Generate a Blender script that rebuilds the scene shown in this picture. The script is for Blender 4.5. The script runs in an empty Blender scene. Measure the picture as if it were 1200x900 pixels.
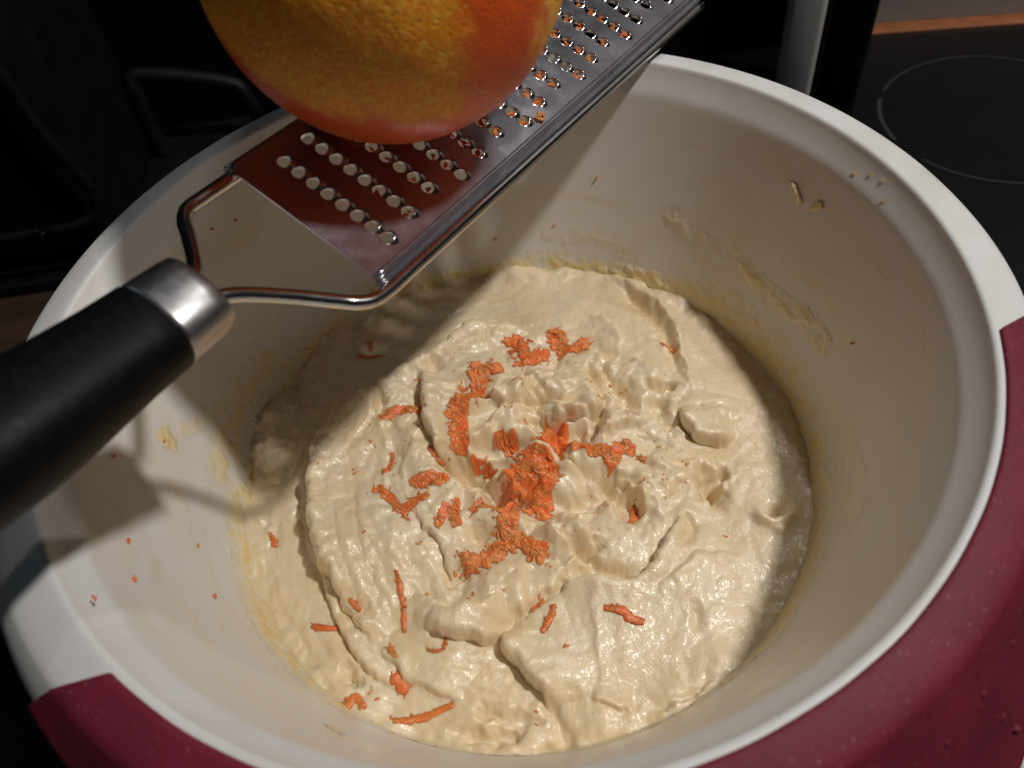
import bpy, bmesh, math, random
import numpy as np
from mathutils import Vector, Matrix
from mathutils.geometry import delaunay_2d_cdt

random.seed(7)
rng = np.random.default_rng(11)
S = bpy.context.scene
C = S.collection

# ------------------------------------------------------------------ camera
cam_d = bpy.data.cameras.new('camera')
cam_d.sensor_width = 36.0
cam_d.lens = 28.5
cam_d.clip_start = 0.005
cam_d.clip_end = 50
cam_d.dof.use_dof = True
cam_d.dof.focus_distance = 0.262
cam_d.dof.aperture_fstop = 13
cam = bpy.data.objects.new('camera', cam_d)
C.objects.link(cam)
right = Vector((0.98791052, -0.11984773, -0.09833275))
down = Vector((-0.15502518, -0.76373932, -0.62663342))
fwd = Vector((0.0, 0.6343018, -0.77308552))
mw = Matrix((right, -down, -fwd)).transposed().to_4x4()
mw.translation = Vector((0.00108408, -0.16016198, 0.15730821))
cam.matrix_world = mw
S.camera = cam

# ------------------------------------------------------------------ light
world = bpy.data.worlds.new('World')
S.world = world
world.use_nodes = True
bg = world.node_tree.nodes['Background']
bg.inputs[0].default_value = (1.0, 0.80, 0.80, 1)
bg.inputs[1].default_value = 0.012


def lamp(name, kind, loc, target, power, color, **kw):
    d = bpy.data.lights.new(name, kind)
    d.energy = power
    d.color = color
    for k, v in kw.items():
        setattr(d, k, v)
    o = bpy.data.objects.new(name, d)
    C.objects.link(o)
    o.location = loc
    o.rotation_euler = (Vector(target) - Vector(loc)).to_track_quat('-Z', 'Y').to_euler()
    return o


lamp('kitchen_lamp', 'SPOT', (0.700, -0.120, 1.200), (0.05, 0.05, -0.06), 49.0, (1.0, 0.955, 0.90),
     spot_size=math.radians(62), spot_blend=0.4, shadow_soft_size=0.048)
lamp('window_light', 'AREA', (-0.75, 0.15, 0.75), (0, 0, -0.02), 0.20, (0.60, 0.86, 1.0),
     shape='RECTANGLE', size=0.5, size_y=0.5)

lamp('glint_lamp', 'SPOT', (0.42, 0.42, 0.80), (0.0, 0.0, -0.05), 3.8, (1.0, 0.98, 0.95),  # added lamp with no known source, gives the batter its wet glints
     spot_size=math.radians(70), spot_blend=0.5, shadow_soft_size=0.022)

S.view_settings.view_transform = 'Standard'
S.view_settings.look = 'None'
S.view_settings.gamma = 1
S.view_settings.exposure = 0
S.view_settings.use_curve_mapping = False


# ------------------------------------------------------------------ helpers
def tag(o, label=None, cat=None, group=None, kind=None):
    if label: o['label'] = label
    if cat: o['category'] = cat
    if group: o['group'] = group
    if kind: o['kind'] = kind
    return o


def empty(name, loc=(0, 0, 0)):
    o = bpy.data.objects.new(name, None)
    C.objects.link(o)
    o.location = loc
    o.empty_display_size = 0.02
    return o


def mesh_np(name, V, F, mat=None, parent=None, smooth=True, attrs=None):
    """V (n,3) array, F (m,3|4) int array or a list of tuples."""
    me = bpy.data.meshes.new(name)
    if isinstance(F, np.ndarray):
        V = np.asarray(V, np.float32)
        k = F.shape[1]
        me.vertices.add(len(V)); me.vertices.foreach_set('co', V.ravel())
        me.loops.add(F.size); me.loops.foreach_set('vertex_index', F.astype(np.int32).ravel())
        me.polygons.add(len(F))
        me.polygons.foreach_set('loop_start', np.arange(0, F.size, k, dtype=np.int32))
        me.polygons.foreach_set('loop_total', np.full(len(F), k, np.int32))
        me.update(calc_edges=True)
    else:
        me.from_pydata([tuple(v) for v in V], [], F)
        me.update()
    if smooth:
        me.polygons.foreach_set('use_smooth', np.ones(len(me.polygons), bool))
    if attrs:
        for an, av in attrs.items():
            a = me.attributes.new(an, 'FLOAT', 'POINT')
            a.data.foreach_set('value', np.asarray(av, np.float32))
    me.validate()
    o = bpy.data.objects.new(name, me)
    C.objects.link(o)
    if mat: me.materials.append(mat)
    if parent: o.parent = parent
    return o


def mesh_bm(name, bm, mat=None, parent=None, smooth=True):
    me = bpy.data.meshes.new(name)
    bmesh.ops.recalc_face_normals(bm, faces=bm.faces)
    bm.to_mesh(me); bm.free()
    if smooth:
        me.polygons.foreach_set('use_smooth', np.ones(len(me.polygons), bool))
    o = bpy.data.objects.new(name, me)
    C.objects.link(o)
    if mat: me.materials.append(mat)
    if parent: o.parent = parent
    return o


def box_bm(x0, x1, y0, y1, z0, z1, bev=0.0, seg=2):
    bm = bmesh.new()
    bmesh.ops.create_cube(bm, size=1)
    for v in bm.verts:
        v.co = Vector(((x0 + x1) / 2 + v.co.x * (x1 - x0), (y0 + y1) / 2 + v.co.y * (y1 - y0),
                       (z0 + z1) / 2 + v.co.z * (z1 - z0)))
    if bev:
        bmesh.ops.bevel(bm, geom=bm.edges[:], offset=bev, segments=seg, affect='EDGES', profile=0.5)
    return bm


def hash2(ix, iy, seed):
    h = (ix.astype(np.int64) * 374761393 + iy.astype(np.int64) * 668265263 + seed * 1274126177) & 0x7fffffff
    h = ((h ^ (h >> 13)) * 1274126177) & 0x7fffffff
    return ((h ^ (h >> 16)) & 0xffff) / 65535.0


def perlin(x, y, seed=0):
    x = np.asarray(x, float); y = np.asarray(y, float)
    ix = np.floor(x); iy = np.floor(y); fx = x - ix; fy = y - iy
    u = fx ** 3 * (fx * (fx * 6 - 15) + 10); v = fy ** 3 * (fy * (fy * 6 - 15) + 10)

    def g(dx, dy):
        a = hash2(ix + dx, iy + dy, seed) * 2 * np.pi
        return np.cos(a) * (fx - dx) + np.sin(a) * (fy - dy)
    return 1.5 * ((g(0, 0) * (1 - u) + g(1, 0) * u) * (1 - v) + (g(0, 1) * (1 - u) + g(1, 1) * u) * v)


def fbm(x, y, seed=0, octv=4, gain=0.5):
    s = 0; a = 1; f = 1
    for k in range(octv):
        s = s + a * perlin(x * f, y * f, seed + k * 17); a *= gain; f *= 2.03
    return s


def sstep(a, b, x):
    t = np.clip((x - a) / (b - a), 0, 1)
    return t * t * (3 - 2 * t)


def tube(path, radius, sides=10, flat=1.0, closed_ends=True):
    """verts / faces of a tube along path; radius scalar or list; simple frames"""
    P = np.asarray(path, float); n = len(P)
    r = np.broadcast_to(np.asarray(radius, float), (n,))
    T = np.gradient(P, axis=0); T /= np.linalg.norm(T, axis=1)[:, None] + 1e-12
    up = np.array([0, 0, 1.0])
    if abs(T[0] @ up) > 0.95: up = np.array([1.0, 0, 0])
    A = np.cross(T, up); A /= np.linalg.norm(A, axis=1)[:, None] + 1e-12
    B = np.cross(A, T)
    th = np.linspace(0, 2 * np.pi, sides, endpoint=False)
    V = P[:, None] + r[:, None, None] * (np.cos(th)[None, :, None] * A[:, None] + flat * np.sin(th)[None, :, None] * B[:, None])
    V = V.reshape(-1, 3)
    F = []
    for i in range(n - 1):
        for j in range(sides):
            k = (j + 1) % sides
            F.append((i * sides + j, i * sides + k, (i + 1) * sides + k, (i + 1) * sides + j))
    if closed_ends:
        F.append(tuple(range(sides - 1, -1, -1)))
        F.append(tuple((n - 1) * sides + j for j in range(sides)))
    return V, F


def smooth_path(pts, n=8):
    P = np.asarray(pts, float)
    out = []
    for i in range(len(P) - 1):
        p0 = P[max(i - 1, 0)]; p1 = P[i]; p2 = P[i + 1]; p3 = P[min(i + 2, len(P) - 1)]
        for k in range(n):
            t = k / n
            out.append(0.5 * ((2 * p1) + (-p0 + p2) * t + (2 * p0 - 5 * p1 + 4 * p2 - p3) * t * t + (-p0 + 3 * p1 - 3 * p2 + p3) * t ** 3))
    out.append(P[-1])
    return np.array(out)


# ------------------------------------------------------------------ materials
def new_mat(name):
    m = bpy.data.materials.new(name)
    m.use_nodes = True
    nt = m.node_tree
    return m, nt, nt.nodes['Principled BSDF']


def nd(nt, t, **kw):
    n = nt.nodes.new(t)
    for k, v in kw.items():
        if k.startswith('i_'):
            n.inputs[k[2:].replace('_', ' ')].default_value = v
        else:
            setattr(n, k, v)
    return n


def noise_node(nt, scale, detail=4, rough=0.55, coord='Object', dist=0.0):
    tc = nd(nt, 'ShaderNodeTexCoord')
    nz = nd(nt, 'ShaderNodeTexNoise')
    nz.inputs['Scale'].default_value = scale
    nz.inputs['Detail'].default_value = detail
    nz.inputs['Roughness'].default_value = rough
    nz.inputs['Distortion'].default_value = dist
    nt.links.new(tc.outputs[coord], nz.inputs['Vector'])
    return nz


def ramp(nt, src, stops):
    r = nd(nt, 'ShaderNodeValToRGB')
    el = r.color_ramp.elements
    while len(el) > len(stops): el.remove(el[-1])
    while len(el) < len(stops): el.new(0.5)
    for e, (p, c) in zip(el, stops):
        e.position = p
        e.color = (*c, 1) if len(c) == 3 else c
    nt.links.new(src, r.inputs['Fac'])
    return r


def bump(nt, bs, src, strength, dist):
    b = nd(nt, 'ShaderNodeBump')
    b.inputs['Strength'].default_value = strength
    b.inputs['Distance'].default_value = dist
    nt.links.new(src, b.inputs['Height'])
    nt.links.new(b.outputs['Normal'], bs.inputs['Normal'])
    return b


def simple(name, col, rough=0.5, metal=0.0, nscale=None, var=0.0, bstr=0.0, bdist=0.0002, spec=0.5):
    m, nt, b = new_mat(name)
    b.inputs['Base Color'].default_value = (*col, 1)
    b.inputs['Roughness'].default_value = rough
    b.inputs['Metallic'].default_value = metal
    b.inputs['Specular IOR Level'].default_value = spec
    if nscale:
        nz = noise_node(nt, nscale, 6)
        lo = tuple(max(c * (1 - var), 0) for c in col); hi = tuple(min(c * (1 + var), 1) for c in col)
        r = ramp(nt, nz.outputs['Fac'], [(0.3, lo), (0.7, hi)])
        nt.links.new(r.outputs['Color'], b.inputs['Base Color'])
        mp = nd(nt, 'ShaderNodeMapRange')
        mp.inputs['To Min'].default_value = rough * 0.8; mp.inputs['To Max'].default_value = min(rough * 1.25, 1)
        nt.links.new(nz.outputs['Fac'], mp.inputs['Value'])
        nt.links.new(mp.outputs['Result'], b.inputs['Roughness'])
        if bstr: bump(nt, b, nz.outputs['Fac'], bstr, bdist)
    return m


# white bowl plastic: faint grease film and fine moulded grain
M_PLASTIC, nt, b = new_mat('white_plastic')
nz = noise_node(nt, 38, 6, 0.6, dist=0.6)
r = ramp(nt, nz.outputs['Fac'], [(0.30, (0.70, 0.69, 0.66)), (0.5, (0.74, 0.74, 0.73)), (0.75, (0.76, 0.765, 0.77))])
nt.links.new(r.outputs['Color'], b.inputs['Base Color'])
r2 = ramp(nt, nz.outputs['Fac'], [(0.35, (0.30,) * 3), (0.65, (0.52,) * 3)])
nt.links.new(r2.outputs['Color'], b.inputs['Roughness'])
ng = noise_node(nt, 900, 3, 0.6)
bump(nt, b, ng.outputs['Fac'], 0.12, 0.0003)
b.inputs['Subsurface Weight'].default_value = 0.0

# inside of the bowl: the same plastic with streaky warmth painted in for buttery film and batter bounce light
M_INSIDE, nt, b = new_mat('grease_bounce_plastic')
tc = nd(nt, 'ShaderNodeTexCoord')
mpn = nd(nt, 'ShaderNodeMapping'); mpn.inputs['Scale'].default_value = (22, 22, 60)
nt.links.new(tc.outputs['Object'], mpn.inputs['Vector'])
nz = nd(nt, 'ShaderNodeTexNoise'); nz.inputs['Scale'].default_value = 1.0; nz.inputs['Detail'].default_value = 7; nz.inputs['Roughness'].default_value = 0.62; nz.inputs['Distortion'].default_value = 1.2
nt.links.new(mpn.outputs['Vector'], nz.inputs['Vector'])
r = ramp(nt, nz.outputs['Fac'], [(0.34, (0.75, 0.69, 0.57)), (0.48, (0.76, 0.73, 0.68)), (0.66, (0.77, 0.755, 0.73))])
nt.links.new(r.outputs['Color'], b.inputs['Base Color'])
r2 = ramp(nt, nz.outputs['Fac'], [(0.36, (0.24,) * 3), (0.62, (0.46,) * 3)])
nt.links.new(r2.outputs['Color'], b.inputs['Roughness'])
ng = noise_node(nt, 300, 5, 0.65)
bump(nt, b, ng.outputs['Fac'], 0.10, 0.0005)

# red silicone
M_RED, nt, b = new_mat('red_silicone')
nz = noise_node(nt, 60, 6, 0.6)
r = ramp(nt, nz.outputs['Fac'], [(0.3, (0.13, 0.006, 0.024)), (0.7, (0.19, 0.010, 0.036))])
# pale flour dust specks
nsp = noise_node(nt, 1300, 2, 0.5)
rs = ramp(nt, nsp.outputs['Fac'], [(0.66, (0.02, 0.02, 0.02)), (0.80, (0.45, 0.45, 0.45))])
mx = nd(nt, 'ShaderNodeMixRGB'); mx.inputs['Color2'].default_value = (0.62, 0.40, 0.40, 1)
nt.links.new(rs.outputs['Color'], mx.inputs['Fac']); nt.links.new(r.outputs['Color'], mx.inputs['Color1'])
nt.links.new(mx.outputs['Color'], b.inputs['Base Color'])
b.inputs['Roughness'].default_value = 0.6
b.inputs['Specular IOR Level'].default_value = 0.3
bump(nt, b, nsp.outputs['Fac'], 0.2, 0.0003)

# cake batter
M_DOUGH, nt, b = new_mat('cake_batter')
nz = noise_node(nt, 45, 6, 0.6)
r = ramp(nt, nz.outputs['Fac'], [(0.30, (0.80, 0.63, 0.38)), (0.5, (0.85, 0.705, 0.475)), (0.72, (0.88, 0.76, 0.55))])
nt.links.new(r.outputs['Color'], b.inputs['Base Color'])
ng = noise_node(nt, 560, 4, 0.6)
ngl = noise_node(nt, 500, 2, 0.5)
r2 = ramp(nt, ngl.outputs['Fac'], [(0.34, (0.36,) * 3), (0.56, (0.27,) * 3), (0.68, (0.15,) * 3)])
nt.links.new(r2.outputs['Color'], b.inputs['Roughness'])
nfine = noise_node(nt, 1900, 3, 0.6)
madd = nd(nt, 'ShaderNodeMath', operation='ADD')
nt.links.new(ng.outputs['Fac'], madd.inputs[0]); nt.links.new(nfine.outputs['Fac'], madd.inputs[1])
bump(nt, b, madd.outputs['Value'], 0.28, 0.0008)
b.inputs['Subsurface Weight'].default_value = 0.6
b.inputs['Subsurface Radius'].default_value = (1.0, 0.66, 0.32)
b.inputs['Subsurface Scale'].default_value = 0.0020
b.inputs['Specular IOR Level'].default_value = 0.6
b.inputs['Coat Weight'].default_value = 0.32
b.inputs['Coat Roughness'].default_value = 0.16
ncw = noise_node(nt, 330, 3, 0.5)
cb = nd(nt, 'ShaderNodeBump'); cb.inputs['Strength'].default_value = 0.5; cb.inputs['Distance'].default_value = 0.0011
nt.links.new(ncw.outputs['Fac'], cb.inputs['Height']); nt.links.new(cb.outputs['Normal'], b.inputs['Coat Normal'])

# thin batter film on the wall, see-through where thin
M_FILM, nt, b = new_mat('batter_film')
at = nd(nt, 'ShaderNodeAttribute', attribute_name='cover')
nz = noise_node(nt, 260, 5, 0.6)
r = ramp(nt, nz.outputs['Fac'], [(0.3, (0.76, 0.57, 0.20)), (0.7, (0.83, 0.67, 0.33))])
nt.links.new(r.outputs['Color'], b.inputs['Base Color'])
b.inputs['Roughness'].default_value = 0.30
bump(nt, b, nz.outputs['Fac'], 0.15, 0.0006)
mx = nd(nt, 'ShaderNodeMixRGB'); mx.inputs['Color1'].default_value = (0.74, 0.735, 0.72, 1)
nt.links.new(at.outputs['Fac'], mx.inputs['Fac']); nt.links.new(r.outputs['Color'], mx.inputs['Color2'])
nt.links.new(mx.outputs['Color'], b.inputs['Base Color'])

# wet orange zest, tint varies per shred
M_ZEST, nt, b = new_mat('orange_zest')
at = nd(nt, 'ShaderNodeAttribute', attribute_name='tint')
r = ramp(nt, at.outputs['Fac'], [(0.0, (0.84, 0.105, 0.018)), (0.5, (0.94, 0.215, 0.052)), (1.0, (0.97, 0.38, 0.12))])
nt.links.new(r.outputs['Color'], b.inputs['Base Color'])
b.inputs['Roughness'].default_value = 0.20
b.inputs['Subsurface Weight'].default_value = 0.6
b.inputs['Subsurface Radius'].default_value = (1.0, 0.35, 0.12)
b.inputs['Subsurface Scale'].default_value = 0.0022
nz = noise_node(nt, 1500, 3, 0.6)
bump(nt, b, nz.outputs['Fac'], 0.5, 0.0005)

# orange peel
M_PEEL, nt, b = new_mat('orange_peel')
at = nd(nt, 'ShaderNodeAttribute', attribute_name='peel')
n1 = noise_node(nt, 620, 6, 0.7)
n2 = noise_node(nt, 55, 4, 0.6)
grated = ramp(nt, n1.outputs['Fac'], [(0.40, (0.92, 0.27, 0.012)), (0.53, (0.96, 0.38, 0.018)), (0.66, (1.0, 0.58, 0.08))])
whole = ramp(nt, n2.outputs['Fac'], [(0.3, (0.72, 0.085, 0.012)), (0.7, (0.86, 0.14, 0.016))])
gold = nd(nt, 'ShaderNodeAttribute', attribute_name='gold')
gsp = noise_node(nt, 480, 6, 0.72)
grr = ramp(nt, gsp.outputs['Fac'], [(0.44, (0.0,) * 3), (0.58, (1.0,) * 3)])
gmul = nd(nt, 'ShaderNodeMath', operation='MULTIPLY')
nt.links.new(gold.outputs['Fac'], gmul.inputs[0]); nt.links.new(grr.outputs['Color'], gmul.inputs[1])
gmx = nd(nt, 'ShaderNodeMixRGB'); gmx.inputs['Color2'].default_value = (1.0, 0.66, 0.13, 1)
nt.links.new(gmul.outputs['Value'], gmx.inputs['Fac']); nt.links.new(grated.outputs['Color'], gmx.inputs['Color1'])
mx = nd(nt, 'ShaderNodeMixRGB')
nt.links.new(at.outputs['Fac'], mx.inputs['Fac'])
nt.links.new(gmx.outputs['Color'], mx.inputs['Color1']); nt.links.new(whole.outputs['Color'], mx.inputs['Color2'])
nt.links.new(mx.outputs['Color'], b.inputs['Base Color'])
mr = nd(nt, 'ShaderNodeMapRange'); mr.inputs['To Min'].default_value = 0.62; mr.inputs['To Max'].default_value = 0.36
nt.links.new(at.outputs['Fac'], mr.inputs['Value']); nt.links.new(mr.outputs['Result'], b.inputs['Roughness'])
tco = nd(nt, 'ShaderNodeTexCoord')
vor = nd(nt, 'ShaderNodeTexVoronoi'); vor.inputs['Scale'].default_value = 760; vor.inputs['Randomness'].default_value = 0.9
nt.links.new(tco.outputs['Object'], vor.inputs['Vector'])
pit = ramp(nt, vor.outputs['Distance'], [(0.12, (0.0,) * 3), (0.45, (1.0,) * 3)])
n3 = noise_node(nt, 900, 4, 0.65)
pm_ = nd(nt, 'ShaderNodeMixRGB'); pm_.inputs['Fac'].default_value = 0.45
nt.links.new(pit.outputs['Color'], pm_.inputs['Color1']); nt.links.new(n3.outputs['Fac'], pm_.inputs['Color2'])
bump(nt, b, pm_.outputs['Color'], 0.45, 0.0006)
b.inputs['Subsurface Weight'].default_value = 0.10
b.inputs['Subsurface Radius'].default_value = (1.0, 0.3, 0.1)
b.inputs['Subsurface Scale'].default_value = 0.002

# grater steel: scratched, smudged
M_STEEL, nt, b = new_mat('polished_steel')
b.inputs['Metallic'].default_value = 0.86
tc = nd(nt, 'ShaderNodeTexCoord')
mpn = nd(nt, 'ShaderNodeMapping'); mpn.inputs['Scale'].default_value = (30, 1400, 1400)
nt.links.new(tc.outputs['Object'], mpn.inputs['Vector'])
sc = nd(nt, 'ShaderNodeTexNoise'); sc.inputs['Scale'].default_value = 1.0; sc.inputs['Detail'].default_value = 4
nt.links.new(mpn.outputs['Vector'], sc.inputs['Vector'])
sm_ = noise_node(nt, 70, 6, 0.65)
rc = ramp(nt, sm_.outputs['Fac'], [(0.3, (0.38, 0.37, 0.43)), (0.7, (0.52, 0.51, 0.57))])
nt.links.new(rc.outputs['Color'], b.inputs['Base Color'])
rr = ramp(nt, sm_.outputs['Fac'], [(0.35, (0.13,) * 3), (0.68, (0.30,) * 3)])
nt.links.new(rr.outputs['Color'], b.inputs['Roughness'])
bump(nt, b, sc.outputs['Fac'], 0.10, 0.0002)

M_ROD = simple('rod_steel', (0.62, 0.62, 0.62), 0.16, 1.0, 200, 0.08)
M_SATIN = simple('satin_steel', (0.40, 0.40, 0.41), 0.34, 1.0, 500, 0.06, 0.08, 0.0001)
M_BLACK = simple('black_grip_plastic', (0.004, 0.004, 0.005), 0.46, 0.0, 500, 0.25, 0.15, 0.0002, spec=0.11)
M_GLASS = simple('black_hob_glass', (0.004, 0.004, 0.005), 0.12, 0.0, 30, 0.3, spec=0.3)
M_MARK = simple('hob_marking', (0.035, 0.035, 0.036), 0.4, 0.0, 400, 0.2)
M_WALL = simple('painted_wall', (0.46, 0.455, 0.44), 0.7, 0.0, 40, 0.06, 0.1, 0.001)
M_TRIM = simple('wood_trim', (0.30, 0.105, 0.040), 0.5, 0.0, 80, 0.25, 0.1, 0.0005)
M_CAN = simple('grey_plastic', (0.5, 0.5, 0.49), 0.5, 0.0, 120, 0.06)
M_DARK = simple('dark_appliance', (0.004, 0.004, 0.004), 0.45, 0.0, 60, 0.3, spec=0.2)
M_GREY = simple('dark_grey_plastic', (0.006, 0.0065, 0.008), 0.5, 0.0, 80, 0.2, spec=0.15)
M_TOP, nt, b = new_mat('dark_wood_worktop')
tc = nd(nt, 'ShaderNodeTexCoord')
mpn = nd(nt, 'ShaderNodeMapping'); mpn.inputs['Scale'].default_value = (6, 90, 20)
nt.links.new(tc.outputs['Object'], mpn.inputs['Vector'])
wz = nd(nt, 'ShaderNodeTexNoise'); wz.inputs['Scale'].default_value = 1.0; wz.inputs['Detail'].default_value = 6
nt.links.new(mpn.outputs['Vector'], wz.inputs['Vector'])
r = ramp(nt, wz.outputs['Fac'], [(0.3, (0.030, 0.014, 0.009)), (0.7, (0.055, 0.027, 0.016))])
nt.links.new(r.outputs['Color'], b.inputs['Base Color'])
b.inputs['Roughness'].default_value = 0.6

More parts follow.
